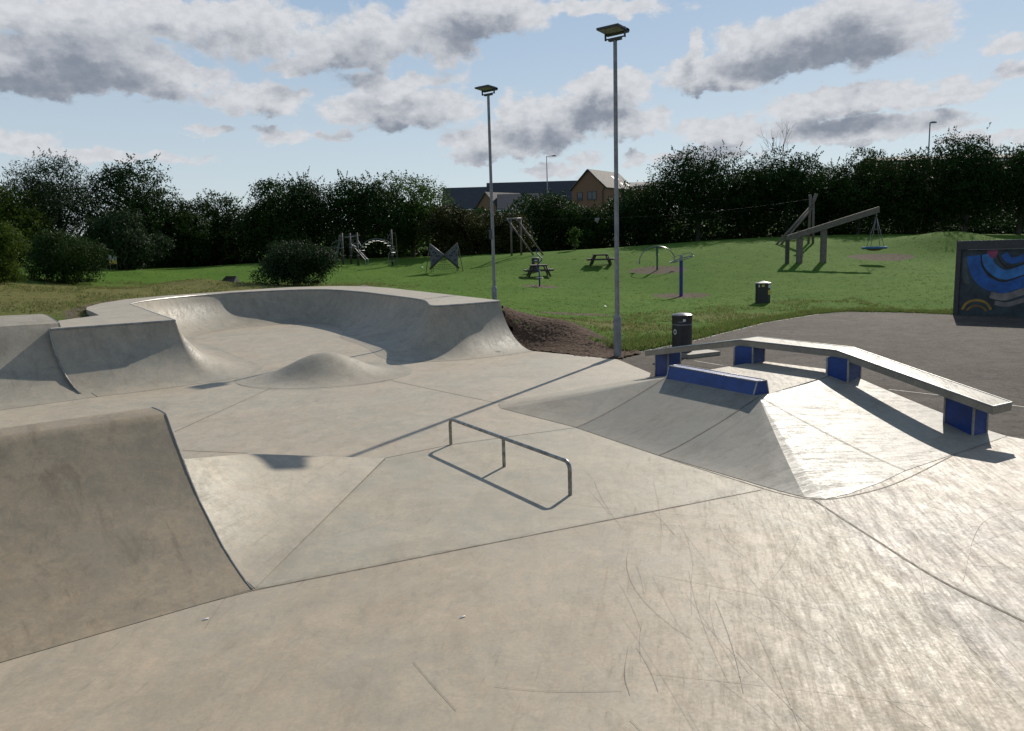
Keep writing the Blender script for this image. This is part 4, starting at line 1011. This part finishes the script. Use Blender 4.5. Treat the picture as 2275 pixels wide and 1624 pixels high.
    paint([(.2, 2.1), (.34, 2.15), (.38, 1.6), (.46, 1.2), (.24, 1.3)], (.06, .07, .07), 1, "grey_patch")
    band([(.26, .22), (.42, .48), (.72, .58), (1.02, .5), (1.2, .25)], .09, (.28, .16, .02), 1, "ochre_stroke")
    band([(.42, .2), (.56, .34), (.74, .38), (.94, .32), (1.05, .2)], .07, (.20, .10, .015), 1, "ochre_stroke")
extras()

# ---------------------------------------------------------------- houses and street lamps beyond the trees
def gable_house(label, px0, px1, py_eave, py_ridge, y, depth, rz, wall, roof, wins=(), base=None, over=.25, name="brick_house", ridge_along=True):
    """house seen with its gable (ridge_along) or its long roof slope (not ridge_along) towards the field"""
    A = at_y(px0, py_eave, y); B = at_y(px1, py_eave, y); w = (B[0] - A[0]); ez = (A[2] + B[2]) / 2; rdz = at_y((px0 + px1) / 2, py_ridge, y)[2]
    gz = tz((A[0] + B[0]) / 2, y) if base is None else base
    t = thing(name, ((A[0] + B[0]) / 2, y, gz), label, "house", rz=rz)
    e = ez - gz; r = rdz - gz; h = w / 2; D = depth
    mb = MB()
    if ridge_along:
        mb.prism([(-h, 0), (h, 0), (h, D), (-h, D)], -1, e); mb.add([(-h, 0, e), (h, 0, e), (0, 0, r)], [(0, 1, 2)]); mb.add([(-h, D, e), (h, D, e), (0, D, r)], [(0, 2, 1)])
        mb.build("wall", wall, t)
        mb = MB(); k = .12
        for s_ in (-1, 1):
            o = over; ex = s_ * (h + o); ezz = e - o * (r - e) / h
            v = [(ex, -o, ezz), (0, -o, r), (0, D + o, r), (ex, D + o, ezz)]
            mb.add(v + [(p[0], p[1], p[2] + k) for p in v], [(0, 1, 2, 3), (7, 6, 5, 4), (0, 4, 5, 1), (1, 5, 6, 2), (2, 6, 7, 3), (3, 7, 4, 0)])
        mb.build("roof", roof, t)
    else:
        mb.prism([(-h, 0), (h, 0), (h, D), (-h, D)], -1, e)
        for x in (-h, h): mb.add([(x, 0, e), (x, D, e), (x, D / 2, r)], [(0, 1, 2)])
        mb.build("wall", wall, t)
        mb = MB(); k = .12; o = over
        for y0, y1 in ((-o, D / 2), (D + o, D / 2)):
            ezz = e - o * (r - e) / (D / 2)
            v = [(-h - o, y0, ezz), (h + o, y0, ezz), (h + o, y1, r), (-h - o, y1, r)]
            mb.add(v + [(p[0], p[1], p[2] + k) for p in v], [(0, 1, 2, 3), (7, 6, 5, 4), (0, 4, 5, 1), (1, 5, 6, 2), (2, 6, 7, 3), (3, 7, 4, 0)])
        mb.build("roof", roof, t)
        mb = MB(); mb.box((0, -o - .06, e - .28), (2 * h + .6, .08, .18)); mb.build("fascia", M['fascia'], t)
    for (fx, z0, z1, ww) in wins:
        x = -h + fx * w
        mb = MB()
        for xx in (-ww / 2, 0 if ww > 1 else None, ww / 2):
            if xx is not None: mb.box((x + xx, -.03, (z0 + z1) / 2), (.09, .1, z1 - z0 + .1))
        for zz in (z0, z1): mb.box((x, -.03, zz), (ww + .09, .1, .09))
        f = mb.build("window", M['frame'], t)
        mb = MB(); mb.box((x, -.012, (z0 + z1) / 2), (ww, .02, z1 - z0)); mb.build("pane", M['glass'], f)
    return t
Y0 = 130
gh = gable_house("orange-walled house with pale brown gabled roof, tallest above the hedge", 1263, 1352, 418, 377, Y0, 9.5, R(-38), M['render'], M['rooftile'], ((.24, 4.1, 5.4, 1.0), (.60, 4.1, 5.4, 1.7)), name="house")
e_ = at_y(1308, 418, Y0)[2] - gh.location.z
for ch in list(gh.children):
    if ch.name.startswith("window"): ch.location.z = e_ - 6.0
_hw = (at_y(1352, 418, Y0)[0] - at_y(1263, 418, Y0)[0]) / 2; _rz = at_y(1308, 377, Y0)[2] - gh.location.z
mb = MB(); mb.tube([(_hw - .25, -.12, e_ - .1), (_hw - .55, -.12, e_ - .7), (_hw - .55, -.12, 0)], .07, 6); mb.build("downpipe", M['frame'], gh)
mb = MB()
for s_ in (-1, 1): mb.tube([(s_ * (_hw + .25), -.27, e_ - .25 * (_rz - e_) / _hw + .02), (0, -.27, _rz + .04)], .11, 4)
mb.build("bargeboard", M['frame'], gh)
for fy, fz in ((5.6, .62), (6.8, .62), (6.4, .22), (8.2, .22)):
    mb = MB(); x_ = _hw * (1 - fz); z_ = e_ + (_rz - e_) * fz + .14; sl = (_rz - e_) / _hw
    mb.add([(x_ - .3, fy, z_ + .3 * sl), (x_ + .3, fy, z_ - .3 * sl), (x_ + .3, fy + .6, z_ - .3 * sl), (x_ - .3, fy + .6, z_ + .3 * sl)], [(0, 1, 2, 3)]); mb.build("rooflight", M['fascia'], gh)
gable_house("long house terrace with a dark slate roof left of the orange house", 1084, 1290, 455, 400, Y0 + 10, 9, R(0), M['render'], M['roofdark'], ridge_along=False, name="terrace_house")
gable_house("dark-roofed house at the far left of the row of houses, beside the round green tree", 984, 1078, 462, 413, Y0 + 8, 9, R(0), M['render'], M['roofdark'], ridge_along=False, name="house")
gable_house("small orange gabled house with light brown roof, lowest of the houses", 1050, 1112, 456, 428, Y0 - 6, 7, R(-48), M['render'], M['rooftile'], name="house")
gable_house("low dark-roofed house with white fascia showing between pole and hedge", 1108, 1206, 462, 428, Y0 - 10, 7, R(0), M['fascia'], M['roofdark'], ridge_along=False, name="house")
gable_house("dark flat-topped house roof just right of the tall floodlight column", 1394, 1460, 414, 402, Y0 + 25, 8, R(0), M['render'], M['roofdark'], ridge_along=False, name="house")
gable_house("house with long brown roof showing just above the right hedge", 1960, 2420, 352, 338, Y0 - 25, 8, R(0), M['render'], M['rooftile'], ridge_along=False, name="house")
def street_lamp(px, top, y, side, label):
    d = stand(px, y); z1 = at_y(px, top, y)[2] - d[2]
    t = thing("street_lamp", d, label, "street lamp", "street lamps beyond the trees")
    mb = MB(); mb.tube([(0, 0, -.5), (0, 0, z1)], [.10, .06], 8); mb.build("pole", M['steel'], t)
    mb = MB(); mb.tube([(0, 0, z1 - .03), (side * .75, 0, z1 + .02)], .035, 6); mb.build("arm", M['steel'], t)
    mb = MB(); mb.box((side * 1.0, 0, z1 + .02), (.62, .24, .12)); mb.box((side * 1.0, 0, z1 + .09), (.3, .16, .06)); mb.build("lantern", M['lid'], t)
street_lamp(1218, 347, 110, 1, "slim street lamp rising above the slate roofs between the two floodlights")
street_lamp(2053, 273, 85, .35, "street lamp seen end-on above the right-hand hedge")
street_lamp(675, 393, 120, 1, "street lamp mostly hidden by trees left of the row of houses")

# ---------------------------------------------------------------- trees, shrubs and grass
def leaf_mesh(pos, nrm, size, rg, aspect=.5):
    """two-triangle folded leaves: one small kite of faces per leaf, all loose islands"""
    n = len(pos); nrm = nrm / (np.linalg.norm(nrm, axis=1, keepdims=True) + 1e-9)
    a = rg.normal(size=(n, 3)); t = np.cross(nrm, a); t /= np.linalg.norm(t, axis=1, keepdims=True) + 1e-9; b = np.cross(nrm, t)
    s = size[:, None]
    V = np.stack([pos - t * s, pos + b * s * aspect + nrm * s * .12, pos + t * s, pos - b * s * aspect + nrm * s * .12], 1).reshape(-1, 3)
    F = np.arange(n * 4).reshape(n, 4)
    return V, F
LEAF = {
    'dark': leafy('dark_foliage', (0.0069, 0.0195, 0.0042), (0.0209, 0.0488, 0.0094), .15),
    'olive': leafy('olive_foliage', (0.0098, 0.0244, 0.0050), (0.0292, 0.0570, 0.0109), .15),
    'grey': leafy('grey_green_foliage', (0.0098, 0.0228, 0.0080), (0.0307, 0.0536, 0.0203), .15),
    'light': leafy('light_green_foliage', (0.0153, 0.0374, 0.0065), (0.0488, 0.0895, 0.0158), .32),
    'yellow': leafy('yellow_green_foliage', (0.0195, 0.0391, 0.0058), (0.0628, 0.0936, 0.0130), .36),
    'brown': leafy('russet_green_foliage', (0.0167, 0.0219, 0.0065), (0.0460, 0.0503, 0.0130), .15),
}
def crown_points(rg, w, d, h, low, nl, n, lean=0.0, shape=1.0, tight=.3):
    """points and outward directions of foliage spread through a crown of uneven lobes"""
    hc = h * (1 + low) / 2; rh = h * (1 - low) / 2
    L = []
    while len(L) < nl:
        q = rg.uniform(-1, 1, 3)
        m = np.linalg.norm(q)
        if max(abs(q[0]), abs(q[1])) ** 2 + q[2] ** 2 * (1 if q[2] > 0 else .6) > 1 or m < .25: continue
        k = (1.0 + .12 * q[2]) if q[2] < 0 else (1 - .30 * shape * q[2])
        L.append((q[0] * w * .5 * .80 * k + lean * (q[2] + 1) * .5, q[1] * d * .5 * .80 * k, hc + q[2] * rh * .80, rg.uniform(.17, .32) * min(w, h * 1.1)))
    L.append((0, 0, hc, .36 * min(w, h))); L.append((0, 0, h * .3, .34 * min(w, h)))
    L = np.array(L); wt = L[:, 3] ** 2; wt /= wt.sum()
    nc = n // 6
    i = rg.choice(len(L), nc, p=wt)
    dv = rg.normal(size=(nc, 3)); dv[:, 2] += .25; dv /= np.linalg.norm(dv, axis=1, keepdims=True)
    rr = L[i, 3] * rg.uniform(.3, 1.0, nc) ** tight * rg.uniform(.86, 1.12, nc)
    c = L[i, :3] + dv * rr[:, None] * np.array([1, 1, .85])
    pos = np.repeat(c, 6, 0) + rg.normal(0, .13, (nc * 6, 3)); nrm = np.repeat(dv, 6, 0) + rg.normal(0, .75, (nc * 6, 3))
    # loose sprays at the outline
    ns = max(8, nl * 3); j = rg.integers(0, len(L), ns)
    sp = rg.normal(size=(ns, 3)); sp[:, 2] = np.abs(sp[:, 2]) * 1.3 + .15; sp /= np.linalg.norm(sp, axis=1, keepdims=True)
    ln = rg.uniform(.3, 1.0, ns) * min(1.0, w * .14)
    ps = []; nn = []
    for k in range(ns):
        m = 12; f = np.linspace(0, 1, m)[:, None]
        p = L[j[k], :3] + sp[k] * (L[j[k], 3] * .9 + f * ln[k]) + rg.normal(0, .05, (m, 3)) * (1.2 - f); ps.append(p); nn.append(rg.normal(size=(m, 3)) + sp[k] * .2)
    pos = np.r_[pos, np.concatenate(ps)]; nrm = np.r_[nrm, np.concatenate(nn)]
    pos[:, 2] *= h * .995 / np.percentile(pos[:, 2], 99.6)
    pos[:, 2] = np.maximum(pos[:, 2], .05 + rg.uniform(0, .2, len(pos)))
    return pos, nrm, L
def tree(px, top, wpx, y, leaf, label, cat="tree", name="tree", low=.03, nl=18, n=6500, size=.13, seed=1, lean=0.0, shape=1.0, depth=.8, group=None, tight=.3, aspect=.5):
    rg = np.random.default_rng(seed)
    if cat in ('tree', 'shrub'): y = y + (5 if px >= 1400 else 3)
    b = stand(px, y); h = at_y(px, top, y)[2] - b[2]; w = wpx * y / FOC * (1.22 if cat in ('tree', 'shrub') else 1.08); n = int(n * (2.6 if cat in ('tree', 'shrub') else 1.9)) if tight < .8 else n; size = size * .76
    t = thing(name, (b[0], b[1], b[2] - .03), label, cat, group)
    pos, nrm, L = crown_points(rg, w, w * depth, h * .97, low, nl, n, lean, shape, tight)
    V, F = leaf_mesh(pos, nrm, size * rg.uniform(.65, 1.35, len(pos)), rg, aspect)
    me = bpy.data.meshes.new("crown"); fill_mesh(me, V, F); me.materials.append(LEAF[leaf])
    o = bpy.data.objects.new("crown", me); scene.collection.objects.link(o); o.parent = t
    mb = MB(); r0 = max(.05, .022 * h)
    mb.tube([(0, 0, -.2), (.03 * h * .3, 0, h * .2), (0, .02 * h, h * .45), (lean * .4, 0, h * .78)], [r0 * 1.2, r0, r0 * .7, r0 * .2], 8)
    for l in L[:10]:
        z0 = h * rg.uniform(.10, .4); mb.tube([(0, 0, z0), (l[0] * .5, l[1] * .5, (z0 + l[2]) * .5 + .05 * h), (l[0], l[1], l[2])], [r0 * .5, r0 * .32, r0 * .08], 6)
    mb.build("trunk", M['bark'], t)
    return t
TREES = "trees and tall shrubs along the far side of the field"
for q in (
    dict(px=10, top=412, wpx=150, y=54, leaf='yellow', label="yellow-green tree at the left edge of the field, left of the big grey-green tree", seed=1, n=8000),
    dict(px=140, top=338, wpx=205, y=57, leaf='grey', label="tall windswept grey-green tree with open crown, leftmost of the tall trees", seed=2, n=11000, nl=26, lean=-.6, low=.18, tight=.55, aspect=.32),
    dict(px=312, top=348, wpx=165, y=62, leaf='dark', label="tall dark dome-shaped tree right of the windswept grey-green tree", seed=3, n=11000, nl=22, low=.1),
    dict(px=278, top=462, wpx=135, y=54, leaf='grey', label="shorter grey-green tree standing in front of the dark dome-shaped tree", seed=4, n=8000),
    dict(px=405, top=442, wpx=120, y=65, leaf='olive', label="olive green tree at the right foot of the dark dome-shaped tree", seed=5, n=7000),
    dict(px=490, top=424, wpx=130, y=68, leaf='olive', label="spiky-topped small tree left of the round-headed tree", seed=6, n=7000, nl=20),
    dict(px=602, top=396, wpx=112, y=64, leaf='olive', label="round-headed tree between the spiky small tree and the wide dark trees", seed=7, n=8000, shape=.3),
    dict(px=700, top=388, wpx=150, y=68, leaf='dark', label="wide dark tree directly behind the round bush", seed=8, n=9000, nl=20),
    dict(px=805, top=386, wpx=150, y=67, leaf='dark', label="dark tree with upright shoots behind the monkey bar frame", seed=9, n=9000, nl=22),
    dict(px=918, top=380, wpx=140, y=69, leaf='light', label="lighter green tree left of the houses", seed=10, n=9000, nl=18),
    dict(px=1005, top=452, wpx=130, y=65, leaf='brown', label="russet tall shrub in front of the dark-roofed left house", seed=11, n=7000, cat="shrub", name="shrub"),
    dict(px=1105, top=470, wpx=130, y=67, leaf='brown', label="russet shrub behind the farther floodlight column", seed=12, n=7000, cat="shrub", name="shrub"),
    dict(px=1222, top=424, wpx=105, y=74, leaf='olive', label="green tree with a narrow top in front of the long slate terrace", seed=13, n=6500, nl=14, shape=1.9),
    dict(px=1300, top=452, wpx=120, y=72, leaf='olive', label="low bushy tree below the orange house", seed=14, n=7000),
    dict(px=1385, top=398, wpx=58, y=76, leaf='olive', label="thin see-through tree beside the tall floodlight column", seed=15, n=1500, low=.2, nl=9, tight=.9),
    dict(px=1440, top=400, wpx=130, y=72, leaf='dark', label="dark tree sloping up just right of the tall floodlight column", seed=16, n=8000),
    dict(px=1550, top=326, wpx=175, y=69, leaf='dark', label="tall broad dark tree right of the tall floodlight column", seed=17, n=12000, nl=24, low=.04),
    dict(px=1655, top=372, wpx=130, y=70, leaf='dark', label="dark tree filling the dip between the broad tree and the tree with bare twigs", seed=18, n=8000),
    dict(px=1745, top=328, wpx=150, y=69, leaf='dark', label="tall dark tree with bare twigs rising behind it", seed=19, n=10000, nl=22, low=.04),
    dict(px=1830, top=366, wpx=120, y=71, leaf='olive', label="mid-height tree right of the tree with bare twigs", seed=20, n=8000),
    dict(px=1905, top=328, wpx=150, y=67, leaf='olive', label="brighter green tree behind the basket swing beam", seed=21, n=10000, nl=22, low=.04),
    dict(px=2010, top=338, wpx=150, y=67, leaf='olive', label="green tree below the street lamp on the right", seed=22, n=10000, nl=22, low=.04),
    dict(px=2140, top=294, wpx=150, y=64, leaf='dark', label="tallest dark tree on the right, above the graffiti wall", seed=23, n=11000, nl=24, low=.04),
    dict(px=2260, top=314, wpx=150, y=64, leaf='dark', label="dark tree at the right edge of the picture", seed=24, n=10000, nl=20, low=.04),
): tree(group=TREES, **q)
tree(140, 508, 178, 42, 'olive', "wide dark green bush on the grassy left bank", "bush", "bush", .03, 18, 12000, .085, 31, shape=.8, aspect=.4)
tree(652, 532, 180, 43.5, 'grey', "rounded grey-green bush just behind the bowl platform", "bush", "bush", .02, 18, 13000, .075, 32, shape=.4)
tree(-12, 488, 105, 36, 'yellow', "sunlit yellow-green bush cut off by the left edge", "bush", "bush", .02, 14, 9000, .08, 33, shape=.4)
tree(1278, 503, 17, 66, 'light', "young sapling with a thin stem standing alone on the lawn", "sapling", "sapling", .38, 9, 300, .11, 34, shape=2.2)
def bare_tree():
    rg = random.Random(8); b = stand(1728, 76); h = at_y(1728, 262, 76)[2] - b[2]
    t = thing("bare_tree", b, "leafless twiggy tree top sticking up behind the right-hand trees", "tree")
    mb = MB(); mb.tube([(0, 0, -.2), (0, 0, h * .55)], [.16, .08], 8); mb.build("trunk", M['bark'], t)
    mb = MB()
    def br(p, d, L, r, k):
        q = p + d * L; mid = (p + q) / 2 + np.array([rg.gauss(0, .06), rg.gauss(0, .06), 0]) * L
        mb.tube([p, mid, q], [r, r * .75, r * .45], 5)
        if k:
            for _ in range(3):
                e = d + np.array([rg.gauss(0, .38), rg.gauss(0, .35), rg.gauss(.1, .15)]); e /= np.linalg.norm(e); br(p + (q - p) * rg.uniform(.45, 1), e, L * rg.uniform(.55, .8), r * .55, k - 1)
    for i in range(5):
        d = np.array([rg.uniform(-.55, .55), rg.uniform(-.4, .4), 1.]); d /= np.linalg.norm(d); br(np.array([0, 0, h * rg.uniform(.35, .55)]), d, h * .25, .035, 2)
    mb.build("branches", M['bark'], t)
bare_tree()

def undergrowth():
    rg = np.random.default_rng(77); n = 60000
    px = rg.uniform(200, 2420, n); y = rg.uniform(77, 83, n) - 9 * np.clip((900 - px) / 600, 0, 1)
    x = np.array([(ray(p, 545)[0] / ray(p, 545)[1]) for p in px]) * y
    z = terr(x, y) + rg.uniform(0, 1, n) ** 1.7 * (4.6 + 1.2 * np.sin(x * .9) * np.sin(x * .37 + 1))
    V, F = leaf_mesh(np.stack([x, y, z], -1), rg.normal(size=(n, 3)), rg.uniform(.12, .26, n), rg)
    me = bpy.data.meshes.new("undergrowth"); fill_mesh(me, V, F); me.materials.append(LEAF['dark'])
    o = bpy.data.objects.new("undergrowth", me); scene.collection.objects.link(o); tag(o, "dark tangled undergrowth under the tree line", "undergrowth", kind='stuff')
undergrowth()

def grass():
    rg = np.random.default_rng(9)
    def scatter(n, y0, y1, long_):
        y = y0 + (y1 - y0) * rg.uniform(0, 1, n) ** 1.3; x = y * rg.uniform(-.74, .74, n) * 1.0
        ok = ~inside(x, y, SKATE) & ~inside(x, y, TARMAC) & ~inside(x, y, BARK); x, y = x[ok], y[ok]
        return x, y
    mg = leafy('grass_blades', (.038, .072, .013), (.090, .140, .034), .45, .6)
    ms = leafy('dry_grass_blades', (.10, .092, .035), (.20, .172, .075), .4, .7)
    Vs, Fs, Ms = [], [], []
    off = 0
    def blades(x, y, hmin, hmax, wid, dryness):
        nonlocal off
        k = 4; X = np.repeat(x, k) + rg.normal(0, .05, len(x) * k); Yy = np.repeat(y, k) + rg.normal(0, .05, len(x) * k)
        Z = terr(X, Yy) - .01; n = len(X); h = rg.uniform(hmin, hmax, n); a = rg.uniform(0, 6.283, n); ln = rg.normal(0, .5, (n, 2)) * h[:, None]
        c, s = np.cos(a) * wid, np.sin(a) * wid
        V = np.stack([np.stack([X - c, Yy - s, Z], -1), np.stack([X + c, Yy + s, Z], -1), np.stack([X + ln[:, 0], Yy + ln[:, 1], Z + h], -1)], 1).reshape(-1, 3)
        Vs.append(V); Fs.append(np.arange(n * 3).reshape(n, 3) + off); off += n * 3
        Ms.append((rg.uniform(0, 1, n) < np.repeat(dryness, k)).astype(np.int32))
    x, y = scatter(26000, 19, 60, False)
    dr = np.clip(1.1 - np.hypot((x + 15.5) / 12, (y - 34) / 14), 0, 1) * (x < -4) + .10
    blades(x, y, .025, .07, .014, dr)
    # rough grass on the left bank and along the tarmac
    xl = rg.uniform(-26, -5, 9000); yl = rg.uniform(18, 46, 9000); ok = ~inside(xl, yl, SKATE) & (dist_poly(xl, yl, SKATE) < 16); xl, yl = xl[ok], yl[ok]
    nn = np.sin(xl * .9 + yl * .5) * np.sin(yl * .7 - xl * .3); s_ = nn > -.1; blades(xl[s_], yl[s_], .05, .15, .016, np.full(s_.sum(), .55))
    P = [np.array(p) for p in TARMAC[1:9]]
    for i in range(len(P) - 1):
        f = rg.uniform(0, 1, 1100); q = P[i][None] * (1 - f[:, None]) + P[i + 1][None] * f[:, None]; nrm = np.array((-(P[i + 1] - P[i])[1], (P[i + 1] - P[i])[0])); nrm /= np.linalg.norm(nrm)
        q = q + nrm * (np.abs(rg.normal(0, .5, (1100, 1))) + .03); blades(q[:, 0], q[:, 1], .05, .17, .015, np.full(1100, .25))
    xr = rg.uniform(1, 16, 7000); yr = rg.uniform(22, 37, 7000); ok = ~inside(xr, yr, TARMAC) & (dist_poly(xr, yr, TARMAC) < 5.5) & ~inside(xr, yr, SKATE) & ~inside(xr, yr, BARK); xr, yr = xr[ok], yr[ok]
    nn = np.sin(xr * 1.3 + yr * .8) * np.sin(yr * 1.1 - xr * .5); s_ = nn > -.15; blades(xr[s_], yr[s_], .04, .13, .015, np.full(s_.sum(), .45))
    me = bpy.data.meshes.new("grass"); fill_mesh(me, np.concatenate(Vs), np.concatenate(Fs))
    me.materials.append(mg); me.materials.append(ms); me.polygons.foreach_set('material_index', np.concatenate(Ms))
    o = bpy.data.objects.new("grass", me); scene.collection.objects.link(o); tag(o, "short green lawn grass with straw-coloured rough patches", "grass", kind='stuff')
grass()
